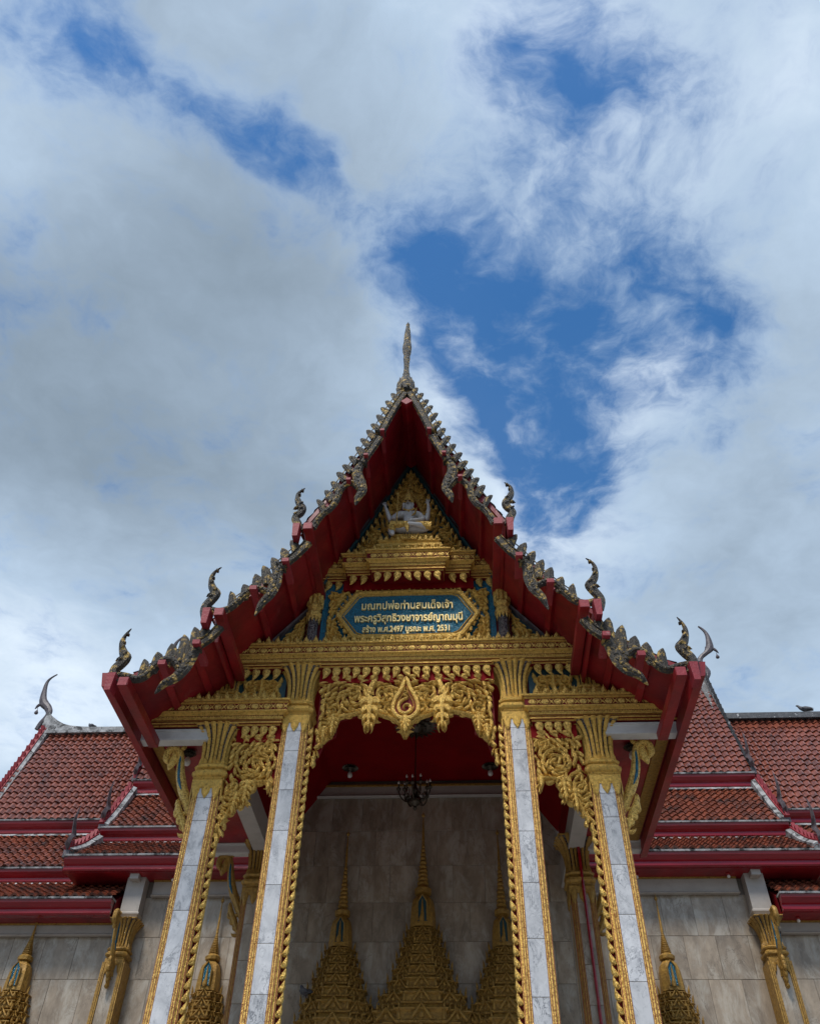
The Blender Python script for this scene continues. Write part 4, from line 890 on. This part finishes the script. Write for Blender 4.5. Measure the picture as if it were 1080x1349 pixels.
# arch jambs: strip of slanting leaves down the columns
b = MB(); leaf(b, -.004, 0, pi/2-.62, .132, .031, .70, .032, 0, full=True); b.ribbon([(-.015, .005), (.01, .03), (.012, .06)], [.004, .018, .003], .02, -.02); JL = mesh_of(b, 'jamb_leaf', GOLD2)
def jamb(x, s, z1, nm='arch_jamb'):
    m = MB(); m.box(min(x, x+s*.035), max(x, x+s*.035), .085, .15, 1.2, z1); o = m.obj(nm, DREDP, porch)
    n = int((z1-2.6)/.110)
    for i in range(n): inst(JL, 'jamb_leaf', o, (x+s*.018, .07, z1-.12-i*.110), (0, 0, 0), (s, 1, 1))
    m = MB(); m.box(min(x+s*.035, x+s*.042), max(x+s*.035, x+s*.042), .08, .12, 2.4, z1); m.obj('red_line', RED, o)
for s in (-1, 1):
    jamb(s*1.20, -s, 7.25); jamb(s*2.145, -s, 6.40)
    # side valance (half arch)
    def q(x): return s*x
    VS = [(2.10, 7.08), (2.10, 5.80), (2.05, 5.88), (1.96, 6.13), (1.92, 6.216), (1.88, 6.16), (1.837, 6.282), (1.80, 6.18), (1.79, 6.327), (1.84, 6.43), (1.75, 6.41), (1.631, 6.485), (1.60, 6.40), (1.545, 6.33), (1.545, 7.08)]
    m = MB(); strips(m, [(q(2.12), 5.9), (q(2.0), 6.12), (q(1.88), 6.26), (q(1.79), 6.40), (q(1.65), 6.52), (q(1.545), 6.42)], 7.08, .075, .10); sv = m.obj('side_valance', DRED, porch)
    m = MB(); foliage(m, [(q(x), z) for x, z in VS], [(q(1.78), 6.72, .17, s), (q(2.02), 6.40, .08, -s), (q(1.65), 6.95, .08, -s)], .13, .07, 31, dens=.50, h=.055)
    m.ribbon([(q(2.06), 5.95), (q(1.95), 6.28), (q(1.80), 6.46), (q(1.64), 6.50), (q(1.55), 6.44)], .018, .07, .05, sub=3); stuff(m.obj('scroll_carving', GOLD2, sv))
    cluster(sv, q(1.84), 6.17, 6.50, .09); cluster(sv, q(1.95), 6.05, 6.35, .07); cluster(sv, q(1.58), 6.32, 6.50, .05)
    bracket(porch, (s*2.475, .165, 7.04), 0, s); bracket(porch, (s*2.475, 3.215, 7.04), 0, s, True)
# ================================================================== serpent barge boards, fins and hooked finials
T1b1 = [(-.036, 12.36), (-.207, 11.93), (-.378, 11.385)]
T1b2 = [(-.386, 11.28), (-.504, 10.982), (-.619, 10.707)]
T1t = [(-.62, 10.72), (-.672, 10.527), (-.618, 10.317), (-.581, 10.141), (-.629, 9.991), (-.654, 9.85)]
T1a = [(-.60, 10.10), (-.655, 10.22), (-.713, 10.30), (-.815, 10.27), (-.895, 10.12), (-.92, 9.957), (-.985, 9.804), (-1.077, 9.70), (-1.15, 9.56), (-1.20, 9.44)]
T1h = [(-1.37, 9.36), (-1.40, 9.50), (-1.44, 9.61), (-1.37, 9.71), (-1.375, 9.81), (-1.44, 9.93), (-1.455, 10.04), (-1.425, 10.125), (-1.37, 10.19)]
T2b = [(-1.22, 9.156), (-1.371, 8.919), (-1.525, 8.743)]
T2t = [(-1.52, 8.76), (-1.565, 8.62), (-1.57, 8.462), (-1.608, 8.292), (-1.686, 8.158), (-1.744, 7.967)]
T2a = [(-1.60, 8.24), (-1.657, 8.345), (-1.786, 8.40), (-1.894, 8.34), (-1.985, 8.196), (-2.069, 8.093), (-2.19, 8.05), (-2.325, 8.074)]
T2h = [(-2.32, 7.93), (-2.365, 8.08), (-2.31, 8.20), (-2.27, 8.30), (-2.34, 8.42), (-2.372, 8.55), (-2.345, 8.67), (-2.278, 8.745)]
T3b = [(-2.13, 7.80), (-2.223, 7.645), (-2.353, 7.53)]
T3t = [(-2.34, 7.55), (-2.389, 7.40), (-2.444, 7.217), (-2.52, 7.093), (-2.626, 7.019), (-2.702, 6.891)]
T3a = [(-2.49, 7.14), (-2.534, 7.264), (-2.632, 7.345), (-2.74, 7.318), (-2.811, 7.213), (-2.872, 7.119), (-2.962, 7.083), (-3.081, 7.123), (-3.221, 7.144)]
T3h = [(-3.20, 7.02), (-3.235, 7.18), (-3.18, 7.28), (-3.145, 7.36), (-3.20, 7.45), (-3.245, 7.57), (-3.235, 7.69), (-3.19, 7.79)]
F1b = [(-.095, 12.36), (-.164, 12.204), (-.242, 12.04), (-.300, 11.867), (-.370, 11.683), (-.434, 11.502), (-.501, 11.318), (-.562, 11.125), (-.634, 10.937), (-.716, 10.753), (-.784, 10.572), (-.863, 10.396), (-.935, 10.194), (-1.004, 9.997), (-1.103, 9.806)]
F1t = [(-.166, 12.53), (-.252, 12.386), (-.326, 12.206), (-.393, 12.029), (-.459, 11.856), (-.513, 11.651), (-.581, 11.485), (-.654, 11.290), (-.725, 11.098), (-.803, 10.911), (-.875, 10.716), (-.950, 10.549), (-1.026, 10.362), (-1.098, 10.191), (-1.190, 10.006)]
F2b = [(-1.36, 8.98), (-1.49, 8.83), (-1.588, 8.69), (-1.69, 8.516), (-1.805, 8.40), (-1.92, 8.282), (-2.07, 8.119)]
F2t = [(-1.451, 9.252), (-1.562, 9.093), (-1.652, 8.947), (-1.754, 8.786), (-1.843, 8.657), (-1.952, 8.502), (-2.085, 8.374)]
F3b = [(-2.30, 7.60), (-2.40, 7.50), (-2.52, 7.364), (-2.66, 7.308), (-2.80, 7.22), (-2.93, 7.139)]
F3t = [(-2.325, 7.84), (-2.425, 7.85), (-2.542, 7.72), (-2.671, 7.58), (-2.798, 7.475), (-2.934, 7.382)]
def body(mb, P, w, sub=4, h=.04): mb.ribbon(P, w, h, BY, full=True, sub=sub)
def scales(mb, P, w, s=1):
    """raised overlapping scales and edge beads along the serpent body"""
    Q, Wd = smooth(P, w, 5)
    for i in range(2, len(Q)-2, 2):
        a, b_ = Q[i-1], Q[i+1]; ang = atan2(b_[1]-a[1], b_[0]-a[0]); q = Wd[i]
        mb.ribbon([(Q[i][0]-cos(ang)*.03, Q[i][1]-sin(ang)*.03), Q[i], (Q[i][0]+cos(ang)*.035, Q[i][1]+sin(ang)*.035)], [q*.5, q*.42, .003], .018, BY-.034)
def bargeboard(s, boards, tail, arch, hh, fb, ft, fw_, big):
    X = (lambda L_: L_) if s < 0 else mir
    m = MB()
    for B_ in boards: body(m, X(B_), [.062]*len(B_), 2, .045)
    wt = [.055, .075, .08, .07, .055, .008][:len(tail)]; body(m, X(tail), wt)
    wa = [.02]+[.05]*1+[.052]*(len(arch)-3)+[.065]; body(m, X(arch), wa)
    o = m.obj('barge_board', AGED, porch)
    m = MB(); scales(m, X(tail), wt); scales(m, X(arch), wa)
    for B_ in boards:
        B2, _ = smooth(X(B_), .06, 4)
        for off in (-.045, .045):
            R = []
            for i, p in enumerate(B2):
                a = B2[max(i-1, 0)]; b_ = B2[min(i+1, len(B2)-1)]; l = math.dist(a, b_) or 1; R.append((p[0]-(b_[1]-a[1])/l*off, p[1]+(b_[0]-a[0])/l*off))
            m.ribbon(R, .010, .02, BY-.034)
        e = B2[-1]; a = B2[-2]; ang = atan2(e[1]-a[1], e[0]-a[0])+pi/2
        m.ribbon([(e[0]-cos(ang)*.08, e[1]-sin(ang)*.08), e, (e[0]+cos(ang)*.08, e[1]+sin(ang)*.08)], [.02, .026, .02], .06, BY, full=True)
    stuff(m.obj('scale_relief', AGED, o))
    # fins (bai raka)
    jr = random.Random(int(fb[0][1]*100)+(s > 0))
    for k, (p, q) in enumerate(zip(X(fb), X(ft))):
        q = (q[0]+jr.uniform(-.014, .014), q[1]+jr.uniform(-.022, .012))
        L1 = math.dist(p, q); a = atan2(q[1]-p[1], q[0]-p[0]); b_ = MB(); last = k == len(fb)-1; w = fw_*(1.0 if not last else .8)
        nx, nz = -sin(a)*s, cos(a)*s           # towards the downhill side
        P = [(p[0]-cos(a)*.05, p[1]-sin(a)*.05), (p[0]+cos(a)*L1*.2+nx*.012, p[1]+sin(a)*L1*.2+nz*.012), (p[0]+cos(a)*L1*.5+nx*.018, p[1]+sin(a)*L1*.5+nz*.018), (p[0]+cos(a)*L1*.78+nx*.006, p[1]+sin(a)*L1*.78+nz*.006), (q[0]-nx*.012, q[1]-nz*.012)]
        b_.ribbon(P, [w*.75, w*1.0, w*1.05, w*.80, .006], .024, BY+.01, full=True, sub=3)
        b_.ribbon(P[:4], [w*.2, w*.42, w*.36, .003], .012, BY-.012, sub=2)
        b_.obj('fin', AGED, o)
    m = MB()
    R = [along(p, q, .48) for p, q in zip(X(fb), X(ft))]; m.ribbon(R, .008, .008, BY+.01, full=True); m.obj('fin_rail', AGED, o)
    # hooked finial (hang hong)
    m = MB(); m.ribbon(X(hh), [.07*big, .075*big, .065*big, .075*big, .075*big, .055*big, .035*big, .018*big, .004][-len(hh):], .055, BY-.03, full=True, sub=4)
    hq = X(hh); n = len(hq)
    for i, l in ((n-5, .07), (n-4, .08), (n-3, .07), (n-2, .05)):
        leaf(m, hq[i][0]-s*.035, hq[i][1], pi/2-s*.7, l, .022, s*.8, .03, BY-.03, full=True)
    leaf(m, hq[n-5][0]+s*.04, hq[n-5][1]+.01, pi+(.5 if s < 0 else pi-.5), .09, .028, -s*.2 if s < 0 else .2, .03, BY-.03, full=True)
    for i in (2, 3, 4): m.ribbon([(hq[i][0]-.02, hq[i][1]+.02), (hq[i][0]+.02, hq[i][1]+.05)], .014, .02, BY-.08)
    m.obj('hooked_finial', AGED, o)
    return o
for s in (-1, 1):
    bargeboard(s, (T1b1, T1b2), T1t, T1a, T1h, F1b, F1t, .056, .78)
    bargeboard(s, (T2b,), T2t, T2a, T2h, F2b, F2t, .060, .85)
    bargeboard(s, (T3b,), T3t, T3a, T3h, F3b, F3t, .066, .9)
# spire at the apex
m = MB()
pr = [(.03, 12.40), (.09, 12.44), (.125, 12.52), (.145, 12.62), (.135, 12.72), (.10, 12.82), (.07, 12.90), (.055, 12.96), (.060, 12.99), (.048, 13.02), (.042, 13.15), (.046, 13.3), (.056, 13.42), (.050, 13.52), (.070, 13.62), (.078, 13.75), (.060, 13.95), (.058, 14.1), (.045, 14.3), (.030, 14.45), (.034, 14.50), (.004, 14.60)]
m.lathe(-.03, BY+.08, pr, 10, 0, .06)
for i in range(8):
    t = 2*pi*i/8; T = (lambda v, c=cos(t), s_=sin(t): (-.03+v[0]*c-v[1]*s_, BY+.08+v[0]*s_+v[1]*c, v[2]))
    m.ribbon([(0, 12.46), (0, 12.56), (0, 12.66), (0, 12.80)], [.03, .05, .04, .003], .015, -.13, T=T)
m.obj('apex_spire', AGED, porch)
# ================================================================== name board
sign = thing('name_board', 'blue glass name board with gold Thai lettering in a pointed gilt frame', 'sign', (0, .04, 8.95))
SG = [(-.955, 0), (-.74, .37), (-.66, .405), (0, .415), (.66, .405), (.74, .37), (.955, 0), (.74, -.33), (.66, -.37), (0, -.385), (-.66, -.37), (-.74, -.33)]
m = MB(); m.prism_y([(x*.985, z*.985) for x, z in reversed(SG)], -.02, .03); m.obj('board', TEAL, sign)
m = MB(); m.ribbon(SG, .042, .045, -.015, closed=True); m.ribbon([(x*.93, z*.88) for x, z in SG], .010, .02, -.02, closed=True); fr = m.obj('frame', GOLD, sign)
m = MB(); n = 84; P, _ = smooth(SG, 1., 8, True)
for i in range(0, len(P), 1): x, z = P[i]; m.ribbon([(x-.012, z+(.05 if z >= 0 else -.05)), (x+.012, z+(.05 if z >= 0 else -.05))], .010, .02, -.02)
for s in (-1, 1): leaf(m, s*.955, -.05, pi/2, .12, .04, 0, .05, -.03); leaf(m, s*.02, s*.39, pi/2 if s > 0 else -pi/2, .08, .03, 0, .05, -.03)
stuff(m.obj('beading', GOLD2, fr))
def lettering(txt, cx, cz, width, hmax):
    cu = bpy.data.curves.new('lettering', 'FONT'); cu.body = txt; cu.size = .17; cu.extrude = .05; cu.offset = .0028; cu.bevel_depth = .0; cu.align_x = 'CENTER'; cu.resolution_u = 3
    o = bpy.data.objects.new('t', cu); COL.objects.link(o); bpy.context.view_layer.update()
    me = bpy.data.meshes.new_from_object(o.evaluated_get(bpy.context.evaluated_depsgraph_get())); bpy.data.objects.remove(o)
    xs = [v.co.x for v in me.vertices]; ys = [v.co.y for v in me.vertices]
    sx = width/(max(xs)-min(xs)); x0 = (max(xs)+min(xs))/2
    for v in me.vertices: v.co = ((v.co.x-x0)*sx+cx, -.034-v.co.z*.24, v.co.y*hmax+cz)
    me.materials.clear(); me.materials.append(GOLDL); o = bpy.data.objects.new('lettering', me); COL.objects.link(o); o.parent = sign; return o
lettering('มณฑปพ่อท่านสมเด็จเจ้า', -.01, .10, 1.26, 1.05)
lettering('พระครูวิสุทธิวงษาจารย์ญาณมุนี', .01, -.115, 1.48, 1.05)
lettering('สร้าง พ.ศ.2497 บูรณะ พ.ศ. 2531', -.02, -.295, 1.18, .82)
# ================================================================== seated figure
def skin_body(name, pts, edges, radii, m, parent, root=0, sub=2):
    me = bpy.data.meshes.new(name); me.from_pydata(pts, edges, []); o = bpy.data.objects.new(name, me); COL.objects.link(o)
    sk = o.modifiers.new('s', 'SKIN'); sk.use_smooth_shade = True; sb = o.modifiers.new('d', 'SUBSURF'); sb.levels = sub; sb.render_levels = sub
    for i, r in enumerate(radii):
        v = me.skin_vertices[0].data[i]; v.radius = r if isinstance(r, tuple) else (r, r); v.use_root = (i == root)
    bpy.context.view_layer.update()
    n = bpy.data.meshes.new_from_object(o.evaluated_get(bpy.context.evaluated_depsgraph_get())); bpy.data.objects.remove(o)
    n.materials.clear(); n.materials.append(m); n.name = name; n.polygons.foreach_set('use_smooth', [True]*len(n.polygons))
    q = bpy.data.objects.new(name, n); COL.objects.link(q); q.parent = parent; return q
st = thing('deity_statue', 'white four armed crowned figure seated on the gilt throne in the gable niche', 'statue', (0, -.16, 10.29))
st.scale = (1.1, 1.05, 1.08)
# joints relative to the throne top (x, y forward negative, z)
J = dict(pel=(.04, -.02, .08), wai=(.02, -.02, .20), che=(0, -.02, .36), nec=(-.01, -.02, .49), hea=(-.015, -.035, .575), top=(-.012, -.025, .665),
    shl=(-.135, -.02, .43), ell=(-.245, -.04, .25), wrl=(-.30, -.09, .42), hal=(-.325, -.10, .50),
    shr=(.125, -.02, .43), elr=(.245, -.04, .25), wrr=(.27, -.08, .46), har=(.262, -.09, .55),
    e2l=(-.22, -.10, .24), w2l=(-.155, -.17, .20), e2r=(.20, -.10, .22), w2r=(.075, -.18, .14), h2r=(.055, -.20, .12),
    kl=(-.24, -.12, .10), fl=(-.21, -.16, -.10), ftl=(-.20, -.22, -.13), kr=(.27, -.12, .06), fr=(.06, -.20, .05), ftr=(-.02, -.21, .05))
key = list(J); ix = {k: i for i, k in enumerate(key)}
E_ = [('pel', 'wai'), ('wai', 'che'), ('che', 'nec'), ('nec', 'hea'), ('hea', 'top'), ('che', 'shl'), ('shl', 'ell'), ('ell', 'wrl'), ('wrl', 'hal'), ('che', 'shr'), ('shr', 'elr'), ('elr', 'wrr'), ('wrr', 'har'),
      ('shl', 'e2l'), ('e2l', 'w2l'), ('shr', 'e2r'), ('e2r', 'w2r'), ('w2r', 'h2r'), ('pel', 'kl'), ('kl', 'fl'), ('fl', 'ftl'), ('pel', 'kr'), ('kr', 'fr'), ('fr', 'ftr')]
RD = dict(pel=(.12, .09), wai=(.085, .065), che=(.118, .08), nec=.042, hea=(.068, .074), top=.044, shl=.056, shr=.056, ell=.042, elr=.042, wrl=.028, wrr=.028, hal=.018, har=.018, e2l=.040, w2l=.027, e2r=.040, w2r=.027, h2r=.022, kl=.066, fl=.038, ftl=.026, kr=.066, fr=.030, ftr=.022)
skin_body('body', [J[k] for k in key], [(ix[a], ix[b_]) for a, b_ in E_], [RD[k] for k in key], STATUE, st)
# fingers
def fingers(o_, d, spread, name='hand'):
    m = MB(); O = Vector(o_); D = Vector(d).normalized(); Sd = Vector(spread)
    m.tube([tuple(O-D*.015), tuple(O+D*.012), tuple(O+D*.035)], [.014, .020, .018], 6)
    for i, ln in enumerate((.036, .045, .047, .042)):
        b_ = O+D*.03+Sd*((i-1.5)*.0095); m.tube([tuple(b_), tuple(b_+D*ln*.5+Sd*((i-1.5)*.004)+Vector((0, -.004, 0))), tuple(b_+D*ln+Sd*((i-1.5)*.007)+Vector((0, -.013, 0)))], [.0062, .0058, .004], 5)
    b_ = O+D*.005+Sd*.018; m.tube([tuple(b_), tuple(b_+D*.015+Sd*.014), tuple(b_+D*.034+Sd*.016)], [.007, .006, .0045], 5)
    return m.obj(name, STATUE, st, smooth_=True)
fingers(J['hal'], (-.25, -.1, 1), (1, 0, .25)); fingers(J['har'], (.0, -.15, 1), (-1, 0, 0)); fingers(J['w2l'], (.5, -.5, .1), (0, 0, 1)); fingers(J['h2r'], (-.6, -.3, -.15), (0, 0, 1))
# face
m = MB(); hx, hy, hz = J['hea'][0], -.122, .580
for s in (-1, 1):
    m.ribbon([(hx+s*.010, hz+.008), (hx+s*.024, hz+.012), (hx+s*.038, hz+.010)], [.002, .0055, .002], .008, hy+.010); m.ribbon([(hx+s*.008, hz+.022), (hx+s*.024, hz+.029), (hx+s*.042, hz+.022)], [.002, .003, .002], .008, hy+.010)
m.ribbon([(hx-.020, hz-.028), (hx, hz-.032), (hx+.020, hz-.028)], [.002, .006, .002], .012, hy+.012)
m.obj('face', DARKC, st)
m = MB(); m.ribbon([(hx, hz+.022), (hx, hz+.004), (hx, hz-.014)], [.005, .007, .013], .024, hy+.014); m.obj('nose', STATUE, st)
m = MB()
for s in (-1, 1):
    m.ribbon([(hx+s*.06, hz+.03), (hx+s*.068, hz), (hx+s*.062, hz-.035), (hx+s*.068, hz-.07), (hx+s*.072, hz-.10)], [.012, .018, .012, .014, .004], .02, -.05, full=True)
m.obj('ear', STATUE, st)
m = MB(); m.lathe(hx, -.045, [(.072, .612), (.086, .622), (.084, .645), (.072, .66), (.078, .672), (.060, .705), (.064, .718), (.045, .76), (.047, .772), (.026, .83), (.028, .842), (.004, .95)], 14, 0, .03); m.obj('crown', GOLD2, st)
m = MB()
m.ribbon([(-.075, .45), (-.04, .425), (0, .415), (.04, .425), (.075, .45)], .011, .016, -.098); m.ribbon([(.10, .45), (.085, .36), (.0, .25), (-.08, .19)], .012, .02, -.092); m.ribbon([(-.10, .175), (0, .15), (.11, .175)], .022, .03, -.105)
leaf(m, 0, .42, -pi/2, .06, .016, 0, .018, -.105)
for x, z in ((-.185, .35), (.185, .35), (-.285, .37), (.262, .38)): m.ribbon([(x-.03, z), (x+.03, z+.008)], .013, .062, -.03, full=True)
m.ribbon([(-.24, .10), (-.12, .09), (.0, .10)], [.06, .055, .035], .065, -.14); m.ribbon([(.31, .06), (.20, .07), (.10, .08)], [.065, .06, .035], .075, -.13); m.ribbon([(-.235, .06), (-.215, 0), (-.21, -.05)], [.06, .052, .042], .06, -.14)
m.ribbon([(-.02, .06), (-.01, -.02), (0, -.10)], [.04, .03, .004], .03, -.20); m.obj('garment', GOLD2, st)
m = MB(); m.tube([(-.150, -.215, -.02), (-.150, -.20, .35), (-.150, -.19, .70)], .009, 6); m.lathe(-.15, -.19, [(.01, .70), (.02, .72), (.012, .75), (.003, .78)], 6)
tag(m.obj('staff', GOLD2, None, (-.015, -.17, 10.28)), 'thin gold staff held in the lower left hand of the seated figure', 'staff')
# ================================================================== lamps
def ceiling_lamp(x, y, z, r, label, grp='rosette lamps under the porch ceilings'):
    t = thing('ceiling_lamp', label, 'ceiling lamp', (x, y, z), grp)
    m = MB()
    for k, (rr, zz) in enumerate(((1., -.01), (.72, -.03), (.45, -.05))):
        n = 20-4*k
        for i in range(n):
            a = 2*pi*i/n+k*.1; c, s_ = cos(a), sin(a); T = (lambda v, c=c, s_=s_: (v[0]*c-v[1]*s_, v[0]*s_+v[1]*c, v[2]))
            V = [(rr*r*.35, -.03, zz), (rr*r*.7, -rr*r*.17, zz-.01), (rr*r, 0, zz-.03), (rr*r*.7, rr*r*.17, zz-.01), (rr*r*.35, .03, zz), (rr*r*.7, 0, zz-.035)]
            m.add([T(v) for v in V], [(0, 1, 5), (1, 2, 5), (2, 3, 5), (3, 4, 5), (4, 0, 5)])
    m.lathe(0, 0, [(r*.5, -.002), (r*.5, -.05), (r*.2, -.09), (r*.15, -.10)][::-1], 12); m.obj('rosette', BRONZE, t)
    m = MB(); R0 = .045
    m.lathe(0, 0, [(.003, -.21), (.03, -.20), (.045, -.17), (.04, -.13), (.02, -.10), (.018, -.08)], 10); m.obj('bulb', GLASSW, t, smooth_=True); return t
ceiling_lamp(-2.78, .48, 7.185, .10, 'rosette lamp in the red soffit left of the porch columns')
ceiling_lamp(2.78, .48, 7.185, .10, 'rosette lamp in the red soffit right of the porch columns')
ceiling_lamp(-1.20, 4.0, 8.92, .15, 'small rosette lamp at the rear left of the porch ceiling')
ceiling_lamp(1.17, 4.0, 8.92, .15, 'small rosette lamp at the rear right of the porch ceiling')
# chandelier
ch = thing('chandelier', 'dark bronze chandelier with curled arms hanging on a rod from a large ceiling rosette', 'chandelier', (-.02, 2.75, 8.93))
m = MB()
for k, (rr, zz) in enumerate(((.36, -.01), (.27, -.04), (.18, -.07))):
    n = 24-5*k
    for i in range(n):
        a = 2*pi*i/n; c, s_ = cos(a), sin(a); V = [(rr*.4, -.03, zz), (rr*.75, -rr*.14, zz-.01), (rr, 0, zz-.03), (rr*.75, rr*.14, zz-.01), (rr*.4, .03, zz), (rr*.7, 0, zz-.045)]
        m.add([(v[0]*c-v[1]*s_, v[0]*s_+v[1]*c, v[2]) for v in V], [(0, 1, 5), (1, 2, 5), (2, 3, 5), (3, 4, 5), (4, 0, 5)])
m.lathe(0, 0, [(.05, -.16), (.10, -.12), (.16, -.08), (.18, -.002)], 14); m.obj('rosette', BRONZE, ch)
ZC = -1.05
m = MB(); m.lathe(0, 0, [(.010, ZC-.2), (.010, -.1)], 6); m.lathe(0, 0, [(.003, ZC-.40), (.03, ZC-.36), (.02, ZC-.33), (.09, ZC-.28), (.10, ZC-.24), (.05, ZC-.18), (.025, ZC-.14), (.05, ZC-.08), (.03, ZC-.02), (.015, ZC+.08)], 12); m.obj('stem', BRONZE, ch)
for i in range(10):
    a = 2*pi*i/10+.2; c, s_ = cos(a), sin(a); R0 = .25 if i % 2 else .18; dz = 0 if i % 2 else .06
    P = [(.04, ZC-.20+dz), (.09, ZC-.26+dz), (.17, ZC-.25+dz), (R0*.95, ZC-.16+dz), (R0, ZC-.10+dz)]; P2, _ = smooth(P, 1., 3)
    m = MB(); m.tube([(r*c, r*s_, z) for r, z in P2], .011, 5)
    Q2, _ = smooth([(.15, ZC-.25+dz), (.12, ZC-.17+dz), (.15, ZC-.14+dz), (.18, ZC-.18+dz)], 1., 3); m.tube([(r*c, r*s_, z) for r, z in Q2], .007, 4)
    ar = m.obj('arm', BRONZE, ch)
    m = MB(); m.lathe(R0*c, R0*s_, [(.012, ZC-.11+dz), (.035, ZC-.08+dz), (.03, ZC-.06+dz), (.012, ZC-.055+dz), (.012, ZC+.0+dz)], 8); m.obj('candle_cup', BRONZE, ar)
    m = MB(); m.lathe(R0*c, R0*s_, [(.012, ZC+dz), (.02, ZC+.02+dz), (.004, ZC+.06+dz)], 6); m.obj('candle_bulb', GLASSW, ar)
# ================================================================== pigeons
def pigeon(loc, rz, label, s=1.):
    t = thing('pigeon', label, 'pigeon', loc, 'pigeons resting on the temple'); t.rotation_euler = (0, 0, rz); t.scale = (s, s, s)
    pts = [(-.20, 0, .05), (-.10, 0, .075), (0, 0, .10), (.07, 0, .13), (.10, 0, .18), (.125, 0, .215), (.165, 0, .21), (-.02, .02, .04), (-.02, .022, .005), (-.02, -.02, .04), (-.02, -.022, .005)]
    skin_body('body', pts, [(0, 1), (1, 2), (2, 3), (3, 4), (4, 5), (5, 6), (2, 7), (7, 8), (2, 9), (9, 10)], [(.03, .010), (.045, .035), (.062, .058), (.05, .052), (.03, .032), (.028, .030), .006, .010, .006, .010, .006], PIG, t, root=2)
    m = MB()
    for q in (-1, 1): m.ribbon([(.05, .12), (-.03, .105), (-.12, .08), (-.20, .055)], [.02, .04, .03, .004], .012, 0, T=lambda v, q=q: (v[0], q*(.055-v[1]), v[2]))
    m.obj('wing', PIG, t); return t
pigeon((-7.46, 6.95, 11.57), 2.6, 'dark pigeon on the pale ridge at the far left', .75); pigeon((8.05, 6.95, 11.70), 2.9, 'dark pigeon on the blackened ridge at the far right', .9)
pigeon((-1.66, 4.25, 5.42), 2.2, 'dark pigeon on the ledge of the left gilt door crown', .9)
